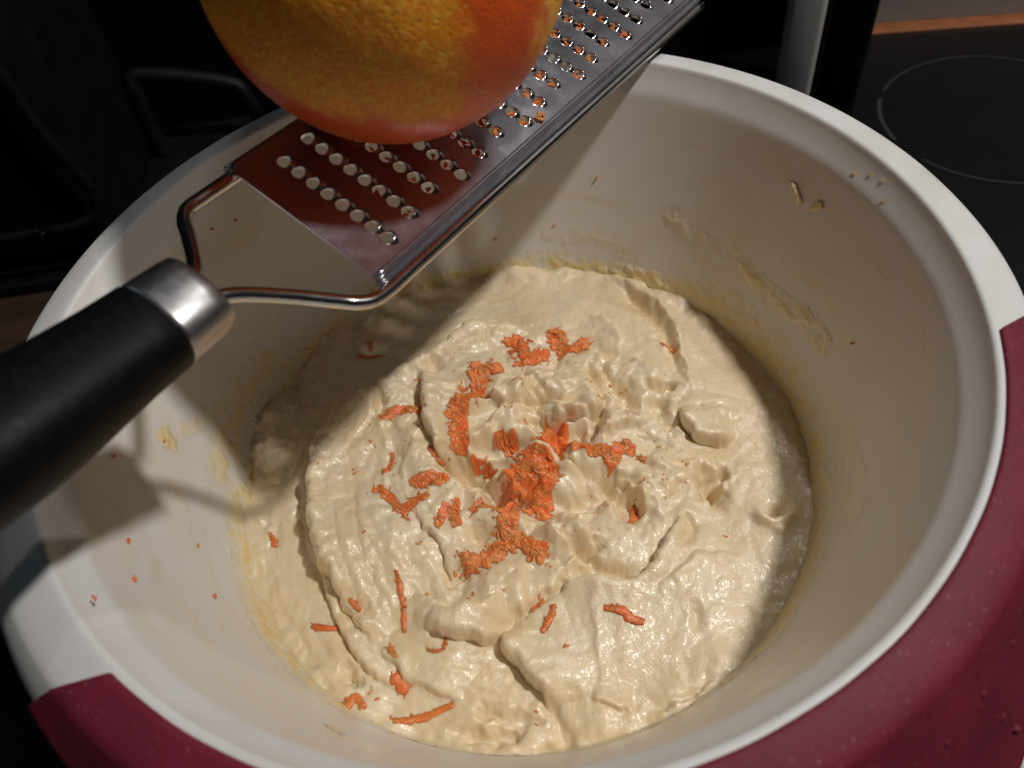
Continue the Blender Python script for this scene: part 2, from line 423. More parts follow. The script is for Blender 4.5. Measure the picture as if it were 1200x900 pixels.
# ------------------------------------------------------------------ baked measurements (millimetres)
STROKES = [
    ('fold', [[9.1, 61.4], [-10.4, 59.1], [-26.5, 45.0], [-46.4, 33.5], [-62.3, 23.4], [-69.4, 7.8], [-70.6, -9.4], [-66.9, -29.4], [-60.8, -45.1], [-51.4, -60.9]], 8.5, 30, 2.2, 5),
    ('fold', [[-35.4, -59.0], [-25.3, -62.4], [-14.2, -65.8]], 5, 10, 1.5, 3),
    ('fold', [[-14.4, -63.2], [-11.3, -69.4], [-7.7, -74.5], [-3.8, -80.0], [-2.0, -86.9]], 5, 12, 1.5, 4),
    ('groove', [[-14.3, -62.4], [-7.0, -59.0], [1.4, -54.7], [7.7, -51.5]], 2.5, 1.0),
    ('fold', [[47.8, -33.4], [39.8, -44.8], [32.5, -52.3], [23.7, -54.2], [15.1, -51.1], [5.6, -52.8]], 3.5, 16, 1.0, 3),
    ('groove', [[12.2, -49.4], [18.3, -48.2], [27.0, -50.8]], 4, 1.6),
    ('fold', [[-31.3, 35.4], [-30.1, 28.2], [-30.2, 15.2], [-28.3, 5.5], [-23.6, -5.0]], 5, 13, 1.2, 3),
    ('groove', [[-25.0, -4.1], [-18.5, -6.7], [-13.1, -11.8], [-9.2, -18.6]], 11, 3.2),
    ('fold', [[10.6, 7.3], [19.3, 8.6], [26.9, 10.2], [34.1, 12.6]], 5.5, 14, 1.8, 3),
    ('groove', [[20.4, 0.9], [25.1, 3.7], [29.4, 7.4]], 4, 2.4),
    ('groove', [[30.1, 31.2], [31.2, 23.5], [31.8, 17.0]], 3, 2.0),
    ('groove', [[49.1, 20.7], [53.3, 18.6], [58.8, 18.3]], 5, 1.3),
    ('groove', [[38.2, 13.3], [44.3, 9.0], [53.5, 11.8]], 3, 2.4),
    ('fold', [[58.3, 7.8], [58.9, -0.3], [63.6, -7.0], [74.6, -7.4]], 4.5, 16, 1.5, 3),
    ('fold', [[21.5, -16.2], [13.9, -9.6], [9.0, -3.4], [-2.1, 2.3]], 3.0, 9, 1.0, 3),
    ('fold', [[-12.8, -53.1], [-20.6, -56.0], [-30.0, -55.8], [-36.8, -46.3]], 3.0, 10, 1.0, 4),
    ('groove', [[27.8, -22.0], [31.7, -26.3], [32.5, -31.3]], 7, 3.6),
    ('groove', [[59.1, -19.1], [60.0, -24.0], [60.2, -29.3]], 6, 2.6),
    ('groove', [[58.1, -26.9], [62.9, -23.8], [66.4, -19.5]], 4, 1.6),
    ('groove', [[50.0, -34.4], [49.1, -39.8], [46.0, -43.5]], 2.2, 1.2),
    ('groove', [[44.4, -64.8], [43.7, -70.0]], 2.0, 1.6),
    ('groove', [[-62.1, -66.4], [-60.0, -68.7], [-58.0, -70.8]], 6, 1.6),
    ('groove', [[-26.9, -90.7], [-20.2, -92.2], [-12.6, -92.2]], 4.5, 1.9),
    ('groove', [[-3.2, -85.8], [-0.1, -96.3], [-4.9, -96.9]], 2.5, 1.5),
    ('groove', [[-22.3, -84.8], [-14.3, -87.8], [-6.1, -89.1]], 2.5, 1.5),
    ('groove', [[-27.3, -39.8], [-25.8, -45.3]], 5, 2.6),
    ('groove', [[-18.9, -27.8], [-16.9, -33.1]], 3.5, 3.2),
    ('groove', [[-47.8, 28.9], [-47.3, 23.2]], 5, 1.6),
    ('groove', [[-26.0, 41.9], [-28.4, 35.6]], 3, 1.6),
    ('groove', [[4.3, 16.9], [10.2, 17.3]], 2.5, 2.0),
    ('fold', [[20.6, 52.4], [0.9, 54.8], [-13.7, 60.7]], 2.2, 8, 0.8, 2),
    ('ridge', [[50.6, 81.8], [60.1, 67.5], [66.2, 50.8], [65.3, 31.5], [66.0, 19.7]], 3.2, 2.4),
    ('groove', [[52.6, 69.7], [60.5, 54.9], [62.7, 39.4], [62.7, 26.5]], 2.6, 2.2),
    ('fold', [[46.8, 42.3], [42.9, 54.1], [37.4, 61.9]], 1.6, 6, 0.6, 2),
    ('fold', [[42.2, 31.2], [35.9, 36.8], [31.6, 42.9]], 1.6, 6, 0.6, 2),
    ('fold', [[56.4, 24.1], [52.0, 29.2], [47.5, 35.2]], 1.8, 6, 0.6, 2),
    ('ridge', [[74.0, -34.0], [73.6, -38.7], [76.3, -41.3], [80.5, -39.9], [83.5, -36.1], [81.8, -32.9]], 3.0, 2.2),
    ('groove', [[77.9, -36.3], [80.5, -36.8]], 3.5, 2.2),
    ('fold', [[-63.0, -9.1], [-61.7, -24.1], [-57.4, -39.9], [-50.3, -54.6]], 0.6, 5, 0.2, 4),
    ('fold', [[-56.0, -1.8], [-54.9, -22.1], [-50.1, -41.2], [-43.1, -57.7]], 0.7, 7, 0.2, 5),
    ('ridge', [[-41.9, -21.2], [-44.5, -36.2], [-40.2, -51.3]], 1.2, 4),
    ('fold', [[-69.4, -28.9], [-63.4, -50.3], [-56.0, -64.3], [-44.9, -75.6]], 2.4, 9, 0.8, 3),
    ('groove', [[-60.9, -42.3], [-58.2, -47.3], [-55.0, -52.2]], 3, 1.8),
    ('fold', [[-50.9, -60.4], [-41.1, -72.7], [-26.8, -80.5]], 1.8, 8, 0.6, 3),
    ('fold', [[8.9, -85.3], [13.6, -87.9], [20.4, -89.9]], 1.4, 6, 0.5, 2),
    ('fold', [[45.3, -85.7], [34.0, -90.6], [24.4, -91.0]], 1.2, 7, 0.4, 2),
    ('fold', [[19.6, -41.3], [13.7, -31.7], [10.2, -24.1]], 2.2, 7, 0.8, 2),
    ('fold', [[13.6, -44.7], [9.3, -38.3], [5.0, -30.2]], 2.2, 6, 0.8, 2),
    ('groove', [[12.2, -40.0], [15.0, -44.1]], 3, 2.0),
    ('fold', [[43.5, -20.2], [35.2, -21.4], [28.7, -17.5]], 2, 8, 0.8, 2),
    ('fold', [[26.8, -3.2], [38.2, 1.9], [46.1, 1.1]], 2.5, 9, 0.8, 2),
    ('ridge', [[-53.0, 8.4], [-50.2, -9.8], [-42.2, -30.6]], 1.0, 6),
    ('ridge', [[-29.4, -47.5], [-35.2, -54.9], [-32.8, -59.4]], 1.5, 4),
    ('ridge', [[-19.0, -49.3], [-22.7, -55.6], [-23.9, -60.8]], 1.5, 4),
    ('groove', [[-24.2, -48.4], [-28.6, -53.8]], 1.2, 3),
    ('fold', [[-38.9, -18.5], [-28.5, -33.0], [-27.3, -47.9]], 2, 9, 0.8, 3),
    ('fold', [[60.7, -48.5], [47.8, -49.2], [34.5, -58.3]], 1.0, 12, 0.3, 3),
    ('fold', [[-12.1, 23.4], [-0.2, 17.8], [12.3, 18.5]], 2.2, 8, 0.6, 3),
    ('ridge', [[0.2, 21.7], [16.3, 24.9], [27.1, 23.5]], 4, 6.5),
    ('ridge', [[28.2, 0.9], [41.6, 3.5]], 4, 6),
    ('ridge', [[42.6, -11.5], [51.2, -23.3]], 3, 9),
    ('ridge', [[-12.8, -27.9], [-0.4, -29.2]], 2, 6),
    ('ridge', [[4.1, -36.2], [18.5, -35.7]], 3.5, 5.5),
    ('ridge', [[-31.8, 8.0], [-31.1, -6.4]], 2.5, 6),
    ('ridge', [[-19.0, -49.3], [-3.4, -51.9]], 3, 8),
    ('groove', [[5.4, -27.7], [19.8, -25.2], [28.5, -18.2]], 4, 3),
    ('groove', [[37.2, 22.3], [39.6, 9.9]], 4, 2.4),
    ('groove', [[2.3, 8.9], [10.2, 4.4]], 4, 2.2),
    ('groove', [[7.1, -43.6], [19.6, -41.3]], 3, 2.2),
    ('groove', [[50.8, 10.8], [52.5, -0.9]], 3, 2.0),
]
CLUMPS = [
    ('zest_clump', 'salmon orange zest clump right of centre top, left one of two neighbours', [[[5.5, 48.4], [6.7, 42.5], [8.9, 39.8], [13.2, 42.4]]], 5.414999999999999, 110),
    ('zest_clump', 'orange zest clump nearest the back of the batter, with one upright prong', [[[21.4, 53.2], [21.6, 45.9], [25.3, 44.3], [30.1, 45.9]]], 4.845, 110),
    ('zest_clump', 'long dark orange zest clump slanting down the upper left of the swirl', [[[-4.7, 34.1], [-10.7, 32.0], [-12.1, 23.4], [-17.1, 19.6], [-19.8, 13.2], [-19.6, 4.2]]], 4.845, 190),
    ('zest_clump', 'thin flat orange zest clump left of the long slanting one', [[[-45.2, 18.9], [-40.4, 21.1], [-33.0, 20.4]]], 2.565, 44),
    ('zest_clump', 'biggest orange zest clump heaped in the middle of the batter', [[[13.4, 3.8], [10.2, -3.6], [2.5, -7.5], [-2.1, -11.8], [3.9, -22.3]], [[2.0, -7.4], [7.7, -12.3], [3.4, -17.9]]], 6.27, 320),
    ('zest_clump', 'tapering orange zest clump running down below the big middle heap', [[[-8.0, -18.1], [-6.4, -26.2], [-8.7, -33.3], [-14.7, -39.0], [-22.0, -40.7]], [[-6.6, -34.3], [1.4, -40.0]]], 4.56, 240),
    ('zest_clump', 'ragged orange zest clump just right of the big middle heap', [[[17.8, -3.6], [23.2, -6.8], [28.1, -8.4], [29.7, -12.2], [33.6, -7.4], [37.1, -7.3]]], 3.135, 80),
    ('zest_clump', 'small orange zest tuft joining the upper left of the big middle heap', [[[-5.1, 2.9], [-2.2, 1.6]]], 3.42, 34),
    ('zest_clump', 'small flat orange zest patch left of the dark crevice', [[[-35.0, -9.2], [-31.2, -8.5], [-26.8, -8.3]]], 3.135, 40),
    ('zest_clump', 'orange zest clump with a long tail on the left of the swirl', [[[-48.5, -10.1], [-45.3, -12.7], [-42.3, -17.9], [-40.1, -20.2]], [[-40.6, -18.8], [-33.0, -15.6]]], 2.28, 50),
    ('zest_clump', 'forked orange zest clump between the tailed clump and middle heap', [[[-29.1, -26.0], [-27.7, -21.8], [-24.8, -21.0], [-23.3, -26.4]], [[-23.5, -18.0], [-24.4, -23.0]]], 2.28, 50),
    ('zest_clump', 'pale orange zest scrap on the lip of the dark crevice', [[[-15.7, -2.3], [-12.2, -2.6], [-10.2, -6.2]]], 1.9949999999999999, 26),
    ('zest_clump', 'loose orange zest scrap just under the dark crevice', [[[-17.5, -21.7], [-15.5, -18.8], [-12.9, -20.5]]], 1.71, 22),
    ('zest_clump', 'broken orange zest scraps at the left, above the tailed clump', [[[-43.4, 4.4], [-44.2, -1.2], [-46.6, -3.6]]], 1.14, 12),
]
STRIPS = [
    ('long upright orange zest strip on the lower left of the swirl', [[-43.6, -39.9], [-42.9, -45.3], [-42.3, -51.6], [-42.6, -58.6]], 1.0),
    ('short bright orange zest strip lying nearest the left bowl wall', [[-71.9, -50.6], [-68.1, -52.0], [-63.6, -52.7]], 1.1),
    ('orange zest strip tucked into the groove at lower left', [[-59.2, -46.0], [-57.6, -47.9], [-55.5, -50.5]], 1.0),
    ('tiny slanting orange zest strip above the forked one, lower centre', [[0.3, -54.8], [-1.7, -56.6], [-3.3, -58.5]], 1.0),
    ('forked orange zest strip on the smooth dough, lower centre', [[3.0, -58.0], [1.7, -61.5], [-1.8, -65.7]], 1.2),
    ('orange zest strip alone on the smooth dough at lower right', [[17.8, -61.5], [22.6, -63.1], [25.1, -65.9], [28.8, -67.3]], 1.6),
    ('stubby orange zest flake below the upright strip, lower left', [[-46.5, -70.4], [-44.8, -72.6], [-42.7, -75.2]], 2.2),
    ('ragged orange zest flake with a tail beside the left wall', [[-64.6, -76.4], [-60.4, -77.0], [-58.0, -74.5], [-55.5, -78.3]], 1.5),
    ('longest orange zest strip, slanting near the front of the bowl', [[-47.3, -82.8], [-42.0, -83.2], [-36.6, -82.6], [-29.3, -80.9]], 1.2),
    ('faint hooked orange zest strip below the fold, lower centre', [[-35.7, -65.0], [-33.7, -66.3], [-30.7, -65.8], [-30.2, -62.7]], 0.6),
    ('tiny pale orange zest flake left of the hooked strip', [[-47.6, -62.5], [-44.9, -66.1]], 0.9),
    ('tiny orange zest flake at the back right edge of the batter', [[59.5, 39.6], [61.8, 38.3], [63.9, 36.1]], 1.0),
    ('orange zest flake standing in the small hollow at right', [[35.0, -25.3], [34.1, -29.0], [32.3, -33.8]], 1.5),
    ('shaded orange zest strip lying flat at the upper left smear', [[-57.4, 59.9], [-52.7, 58.0], [-48.7, 57.6]], 1.0),
    ('shaded orange zest strip pointing up at the upper left smear', [[-52.6, 67.2], [-52.7, 61.7]], 1.0),
    ('small orange zest dot right of the ragged clump', [[39.6, -10.6], [41.1, -11.9]], 1.3),
    ('orange zest strip at the foot of the long slanting clump', [[-30.2, 3.3], [-28.0, 0.7], [-25.4, -0.5]], 1.6),
    ('orange zest flake at the left edge beside the wire shadow', [[-87.1, -15.7], [-85.3, -19.9]], 1.2),
]
CRUMBS = [
    [-51.8, -25.8],
    [-58.7, -49.7],
    [-6.6, -89.5],
    [30.2, 14.9],
    [36.2, 21.7],
    [4.1, 22.9],
    [-0.8, 13.3],
    [-50.9, 8.7],
    [-31.4, 32.1],
    [-34.9, -49.4],
    [4.7, 8.4],
    [19.7, -25.8],
    [39.4, -19.5],
    [4.2, -44.6],
    [-37.5, -31.4],
    [-56.0, -1.8],
    [-21.3, -51.7],
    [-47.2, -66.2],
    [-53.5, -72.7],
    [5.8, -72.1],
    [49.4, -7.5],
    [59.8, -42.3],
    [-68.0, 0.4],
    [-73.4, -12.3],
    [-12.5, 19.5],
    [42.2, 20.5],
    [12.3, 18.5],
    [53.3, -15.3],
    [-11.5, -53.3],
]
WCRUMBS = [
    [-114.12, -16.31, -22.38],
    [-105.9, -44.11, -24.13],
    [-100.35, -57.67, -20.85],
    [-98.05, -71.78, -2.09],
    [-77.17, 63.14, -72.94],
    [-66.18, 66.47, -92.09],
    [-71.21, 64.03, -85.85],
    [-109.98, 0.4, -39.49],
    [46.7, 99.29, -40.57],
    [-86.85, 77.75, -18.42],
    [-93.47, 71.08, -15.46],
    [-40.25, 87.88, -82.91],
    [-39.04, 84.51, -94.53],
    [-28.99, 87.41, -97.72],
    [-94.78, -14.99, -85.12],
    [-83.09, 51.38, -79.7],
    [-64.45, 73.86, -78.38],
    [109.13, -1.47, -42.28],
    [28.64, 99.51, -60.74],
    [3.44, 101.84, -65.88],
    [-93.83, -48.2, -54.14],
    [-101.04, -30.42, -53.95],
]
SMEARS = [
    ('a', [(48.43, -48.41), (42.8, -53.31), (36.73, -54.38)], 4.5, 0.5, 0.5),
    ('a', [(31.55, -54.1), (21.68, -57.25), (12.18, -53.8), (4.8, -52.79)], 5.5, 0.7, 0.75),
    ('a', [(26.02, -68.27), (6.54, -71.37), (-14.24, -61.36), (-30.31, -53.23)], 9, 0.25, 0.35),
    ('a', [(36.94, -80.53), (17.47, -85.08), (-1.98, -86.25), (-22.1, -81.71), (-42.95, -71.24)], 5.5, 0.8, 0.75),
    ('b', [(26.01, -19.89), (23.64, -22.88)], 1.5, 1.8, 1),
    ('b', [(20.45, -21.98), (19.8, -19.69)], 1.4, 1.4, 1),
    ('b', [(17.5, -6.03), (17.21, -6.24)], 0.8, 0.4, 1),
    ('b', [(14.75, -4.11), (14.64, -3.4)], 1.0, 0.4, 1),
    ('b', [(12.6, -3.05), (12.39, -2.24)], 0.9, 0.4, 1),
    ('b', [(10.13, -6.57), (10.17, -6.06)], 1.0, 0.5, 1),
    ('a', [(106.72, -78.64), (93.59, -80.17), (76.41, -84.66), (63.38, -79.47), (49.18, -77.56), (40.82, -79.23)], 5, 1.6, 0.9),
    ('a', [(98.91, -87.07), (115.01, -84.64), (133.84, -85.81), (150.35, -83.11), (164.61, -81.46), (174.88, -83.44), (-176.35, -89.27)], 13, 2.2, 0.8),
    ('a', [(138.29, -68.74), (156.44, -61.98), (169.81, -53.24), (178.64, -40.83)], 4.5, 0.35, 0.5),
    ('b', [(179.03, -39.2), (179.14, -42.93)], 3.6, 0.7, 0.9),
    ('a', [(-175.14, -42.84), (-172.62, -47.02), (-170.07, -51.4)], 1.6, 0.3, 0.6),
    ('b', [(-120.85, -44.25), (-119.14, -42.65)], 2.4, 0.3, 0.8),
    ('a', [(160.1, -47.7), (161.41, -68.15), (175.19, -76.54), (-168.83, -84.59)], 7, 0.25, 0.35),
    ('a', [(75.99, -65.44), (63.93, -65.58), (55.42, -69.74)], 5, 0.25, 0.4),
    ('a', [(-18.23, -60.13), (-30.59, -64.54), (-42.56, -64.15)], 5, 0.25, 0.35),
]


# ------------------------------------------------------------------ setting
TZ = -0.140
tag(mesh_bm('worktop', box_bm(-1.2, 1.2, -0.5, 0.341, TZ - 0.044, TZ - 0.004, 0.002), M_TOP), kind='structure')
tag(mesh_bm('dark_backdrop', box_bm(-1.2, 0.30, 0.42, 0.46, TZ - 0.2, 0.75, 0.001), M_DARK), kind='structure')  # added near-black panel, keeps the far left as dark as unlit space
kw = tag(mesh_bm('kitchen_wall', box_bm(-0.015, 1.2, 0.0135, 0.06, -0.2, 0.64, 0.001), M_WALL), kind='structure')
wt = tag(mesh_bm('wood_trim', box_bm(-0.010, 1.2, 0.0, 0.0130, -0.0035, 0.0012, 0.0006), M_TRIM),
         'reddish brown wood strip between black hob and grey wall', 'trim')
for o in (kw, wt):
    o.location = (0.262, 0.337, TZ); o.rotation_euler = (0, 0, math.radians(-9.3))
hob = tag(empty('ceramic_hob', (0.3, 0.1, TZ)), 'black glass ceramic hob with a thin ring marking behind the bowl', 'hob')
mesh_bm('glass_top', box_bm(-0.385, 0.55, -0.30, 0.240, -0.0038, 0.0, 0.0012, 3), M_GLASS, hob)


def arc_ring(name, cx, cy, r0, r1, a0, a1, z, mat, parent, n=96):
    a = np.radians(np.linspace(a0, a1, n))
    V = []
    for rr_, zz in ((r0, z), (r1, z), (r1, z - 0.0012), (r0, z - 0.0012)):
        V.append(np.c_[cx + rr_ * np.cos(a), cy + rr_ * np.sin(a), np.full(n, zz)])
    V = np.concatenate(V)
    F = []
    for k in range(4):
        for i in range(n - 1):
            F.append((k * n + i, k * n + i + 1, ((k + 1) % 4) * n + i + 1, ((k + 1) % 4) * n + i))
    F.append((0, n, 2 * n, 3 * n)); F.append((n - 1, 4 * n - 1, 3 * n - 1, 2 * n - 1))
    return mesh_np(name, V, F, mat, parent, smooth=False)


arc_ring('zone_ring', 0.0068, 0.129, 0.0637, 0.0650, -152, 142, 0.0003, M_MARK, hob)
arc_ring('zone_ring', 0.0068, 0.129, 0.0632, 0.0655, 149, 188, 0.0003, M_MARK, hob, 24)

def lathe(prof, n=64):
    th = np.linspace(0, 2 * np.pi, n, endpoint=False)
    V = []; F = []
    for (r_, z_) in prof:
        V.append(np.c_[r_ * np.cos(th), r_ * np.sin(th), np.full(n, z_)])
    V = np.concatenate(V)
    for i in range(len(prof) - 1):
        for j in range(n):
            k = (j + 1) % n
            F.append((i * n + j, i * n + k, (i + 1) * n + k, (i + 1) * n + j))
    return V, np.array(F)


# upright grey and black utensil box behind the bowl
can = tag(empty('utensil_box', (0.196, 0.243, TZ)), 'upright light grey and black box standing behind the bowl rim', 'box')
can.rotation_euler = (0, 0, math.radians(-22))
mesh_bm('grey_panel', box_bm(-0.019, 0.0, -0.004, 0.05, 0, 0.15, 0.003, 3), M_CAN, can)
mesh_bm('black_body', box_bm(0.0005, 0.026, 0.0, 0.05, 0, 0.148, 0.004, 3), M_DARK, can)

# dark appliance, far left
app = tag(empty('black_appliance', (-0.29, 0.27, TZ - 0.004)), 'glossy black kitchen appliance in the dark at far left', 'appliance')
mesh_bm('housing', box_bm(-0.10, 0.085, -0.05, 0.07, 0.006, 0.20, 0.014, 5), M_DARK, app)
mesh_bm('foot_plate', box_bm(-0.115, 0.098, -0.062, 0.078, 0.0, 0.008, 0.003, 3), M_DARK, app)
V, F = tube(smooth_path([(0.080, -0.056, 0.16), (0.083, -0.058, 0.10), (0.088, -0.056, 0.052), (0.070, -0.060, 0.040), (0.02, -0.060, 0.040)]), 0.0028, 10)
mesh_np('trim_bar', V, F, M_GREY, app)

# dark plastic carrying frame behind the bowl
fr = tag(empty('dish_rack', (-0.165, 0.32, TZ - 0.004)), 'dark grey plastic rack with an open handle, half hidden behind bowl', 'rack')
mesh_bm('base', box_bm(-0.045, 0.075, -0.035, 0.028, 0, 0.010, 0.004, 3), M_GREY, fr)
V, F = tube(smooth_path([(-0.034, -0.005, 0.008), (-0.034, 0.0, 0.050), (-0.028, 0.003, 0.060), (0.020, 0.003, 0.047), (0.030, 0.0, 0.036), (0.036, -0.005, 0.008)]), 0.0048, 12)
mesh_np('handle', V, F, M_GREY, fr)
V, F = tube([(0.0, -0.02, 0.0095), (0.0, -0.02, 0.012)], 0.006, 20)
mesh_np('knob', V, F, M_DARK, fr)

# tray edge seen below the left of the bowl
tr_ = tag(empty('baking_tray', (-0.235, -0.02, TZ - 0.004)), 'dark baking tray in the shadow left below the bowl', 'tray')
mesh_bm('tray_base', box_bm(-0.10, 0.062, -0.10, 0.062, 0.0, 0.002, 0.0006), M_DARK, tr_)
mesh_bm('rim', box_bm(-0.10, 0.066, 0.063, 0.067, 0.0, 0.010, 0.0012), M_GREY, tr_)
mesh_bm('rim', box_bm(0.063, 0.067, -0.10, 0.0625, 0.0, 0.010, 0.0012), M_GREY, tr_)
mesh_bm('rim', box_bm(-0.10, 0.0625, -0.046, -0.043, 0.0022, 0.006, 0.0008), M_GREY, tr_)

# ------------------------------------------------------------------ mixing bowl
bowl = tag(empty('mixing_bowl', (0, 0, TZ)), 'white plastic mixing bowl with a dark red grip round its near side', 'bowl')
ZO = -TZ          # the rim plane (z = 0) above the bowl's base


def edge_r(phi):
    d = (np.degrees(phi) + 70 + 180) % 360 - 180
    return 0.1402 + 0.026 * np.exp(-(d / 46.0) ** 2)


def bowl_ring(phi):
    """inside bottom -> wall -> band -> crest -> flange -> skirt -> outside wall -> base, as (r, z)"""
    re = edge_r(phi)
    rb = 0.1372
    ze = -0.0030 - (re - rb) * (1.15 + 1.5 * sstep(0.1415, 0.150, re))
    L = [(0.0, -0.1300), (0.040, -0.1298), (0.062, -0.1275), (0.076, -0.120), (0.086, -0.108), (0.0918, -0.0965), (0.0975, -0.0800),
         (0.1036, -0.060), (0.1098, -0.040), (0.1150, -0.0230), (0.1187, -0.0110), (0.1193, -0.0092), (0.1199, -0.0080), (0.1208, -0.0067), (0.1225, -0.0043), (0.1239, -0.0018),
         (0.12445, -0.0007), (0.1248, 0.0002), (0.1253, 0.0007), (0.1261, 0.0008), (0.1270, 0.0007), (0.1288, 0.0003), (0.1325, -0.0006), (0.1353, -0.0016), (0.1365, -0.0022), (rb, -0.0028),
         (rb + (re - rb) * 0.5, -0.0028 + (ze + 0.0030) * 0.45), (re, ze), (re + 0.0004, ze - 0.0012), (re - 0.0008, ze - 0.0022),
         (rb + (re - rb) * 0.4 - 0.001, -0.0055 + (ze + 0.003) * 0.35), (0.1300, -0.0045), (0.1262, -0.0070), (0.1228, -0.0120), (0.1180, -0.0240), (0.1125, -0.0420),
         (0.1005, -0.0800), (0.0945, -0.1000), (0.0880, -0.1160), (0.0780, -0.1290), (0.0720, -0.1345), (0.0700, -0.1398), (0.0670, -0.1399), (0.0, -0.1350)]
    return L


def ring_mesh(name, fn, phis, mat, parent, closed, flare=0.0):
    rows = [fn(p) for p in phis]
    m = len(rows[0]); n = len(phis)
    V = np.zeros((n, m, 3))
    for i, p in enumerate(phis):
        a = np.array(rows[i])
        pc = 0.5 * (phis[0] + phis[-1])
        pp = pc + (p - pc) * (1 + flare * (a[:, 0] - 0.1265))
        V[i, :, 0] = a[:, 0] * np.cos(pp); V[i, :, 1] = a[:, 0] * np.sin(pp); V[i, :, 2] = a[:, 1] + ZO
    F = []
    for i in range(n if closed else n - 1):
        k = (i + 1) % n
        for j in range(m - 1):
            F.append((i * m + j, k * m + j, k * m + j + 1, i * m + j + 1))
    if not closed:
        F.append(tuple(range(m))); F.append(tuple((n - 1) * m + j for j in range(m - 1, -1, -1)))
        return mesh_np(name, V.reshape(-1, 3), F, mat, parent)
    return mesh_np(name, V.reshape(-1, 3), np.array(F), mat, parent)


body = ring_mesh('bowl_body', bowl_ring, np.linspace(-np.pi, np.pi, 600, endpoint=False), M_PLASTIC, bowl, True)
body.data.materials.append(M_INSIDE)
rows_ = len(bowl_ring(0.0)) - 1
body.data.polygons.foreach_set('material_index', np.tile((np.arange(rows_) < 11).astype(np.int32), 600))


g0, g1 = math.radians(-134.2), math.radians(-18.0)


def grip_ring(phi):
    pc = 0.5 * (g0 + g1)
    re = edge_r(pc + (phi - pc) * (1 + 6.9 * 0.012)); rb = 0.1372
    ze = -0.0030 - (re - rb) * (1.15 + 1.5 * sstep(0.1415, 0.150, re))
    j = 0.00005 * math.sin(phi * 17) + 0.00003 * math.sin(phi * 43 + 1)
    t = 0.0009
    top = [(0.1266 + j, 0.0001), (0.1268 + j, 0.0007 + t * 0.6), (0.1275 + j, 0.0006 + t), (0.1290, 0.0003 + t), (0.1325, -0.0006 + t), (0.1355, -0.0017 + t), (rb - 0.0002, -0.0025 + t), (rb + 0.0007, -0.0036 + t),
           (rb + (re - rb) * 0.5, -0.0028 + (ze + 0.0030) * 0.45 + t * 1.1), (re + 0.0004, ze + t), (re + 0.0013, ze), (re + 0.0014, ze - 0.0015), (re + 0.0006, ze - 0.0028), (re - 0.0008, ze - 0.0030)]
    und = [(re - 0.0008, ze - 0.0012), (rb + (re - rb) * 0.4, -0.0040 + (ze + 0.003) * 0.40), (0.1330, -0.0022), (0.1290, -0.0004)]
    return top + und


ring_mesh('grip_sleeve', grip_ring, np.linspace(g0, g1, 420), M_RED, bowl, False, 6.9)

# anti-slip nubs on the sloping part of the grip
nub_me = None
for row in range(3):
    for k in range(22):
        ph = math.radians(-126.5 + k * 5.2 + (row % 2) * 2.6)
        re = float(edge_r(ph)); rb = 0.1372
        if re < 0.1475 + row * 0.0025: continue
        f_ = 0.24 + 0.27 * row
        rr_ = rb + (re - rb) * f_
        ze = -0.0030 - (re - rb) * (1.15 + 1.5 * sstep(0.1415, 0.150, re))
        zz = -0.0028 + (ze + 0.0030) * f_ * 0.92 + 0.0007
        if nub_me is None:
            V, F = lathe([(0.00125, -0.0006), (0.00115, 0.0001), (0.0008, 0.0006), (0.0003, 0.0008), (0.0, 0.00082)], 12)
            o = mesh_np('nub', V, F, M_RED, bowl); nub_me = o.data
        else:
            o = bpy.data.objects.new('nub', nub_me); C.objects.link(o); o.parent = bowl
        o.location = (rr_ * math.cos(ph), rr_ * math.sin(ph), zz + ZO)
        o.rotation_euler = Vector((0.92 * math.cos(ph), 0.92 * math.sin(ph), 0.38)).to_track_quat('Z', 'Y').to_euler()

# ------------------------------------------------------------------ batter: a folded, swirled surface
STEP = 0.36
ax = np.arange(-106, 106.01, STEP)
GX, GY = np.meshgrid(ax, ax)
RAD = np.hypot(GX, GY)


def seg_fields(X, Y, pts):
    """distance, side (+ = left of travel) and normalised run along a polyline"""
    P = np.array(pts, float)
    if len(P) > 2: P = smooth_path(P, 5)
    L = np.r_[0, np.cumsum(np.linalg.norm(np.diff(P, axis=0), axis=1))]
    best = np.full(X.shape, 1e9); side = np.zeros(X.shape); run = np.zeros(X.shape)
    nxv = np.zeros(X.shape); nyv = np.zeros(X.shape)
    for i in range(len(P) - 1):
        d = P[i + 1] - P[i]; l2 = d @ d
        if l2 < 1e-9: continue
        t = np.clip(((X - P[i, 0]) * d[0] + (Y - P[i, 1]) * d[1]) / l2, 0, 1)
        px = X - P[i, 0] - t * d[0]; py = Y - P[i, 1] - t * d[1]
        q = px * px + py * py
        m = q < best
        best = np.where(m, q, best)
        cr = d[0] * (Y - P[i, 1]) - d[1] * (X - P[i, 0])
        side = np.where(m, np.sign(cr), side)
        run = np.where(m, (L[i] + t * math.sqrt(l2)) / L[-1], run)
        il = 1 / math.sqrt(l2)
        nxv = np.where(m, -d[1] * il, nxv); nyv = np.where(m, d[0] * il, nyv)
    return np.sqrt(best), side, run, nxv, nyv, L[-1]


cx, cy = 4.0, -12.0                        # centre of the swirl
RX, RY = GX - cx, GY - cy
RHO = np.hypot(RX, RY); THE = np.arctan2(RY, RX)
wx = fbm(GX / 22, GY / 22, 3, 3) * 5.0
wy = fbm(GX / 22, GY / 22, 29, 3) * 5.0
X1, Y1 = GX + wx, GY + wy

H = -79.5 + 5.0 * np.clip(1 - (RHO / 95.0) ** 2, 0, 1)
H += 1.6 * fbm(GX / 38, GY / 38, 5, 2)
core = np.exp(-((GX - 6) / 42) ** 2 - ((GY - 2) / 34) ** 2)
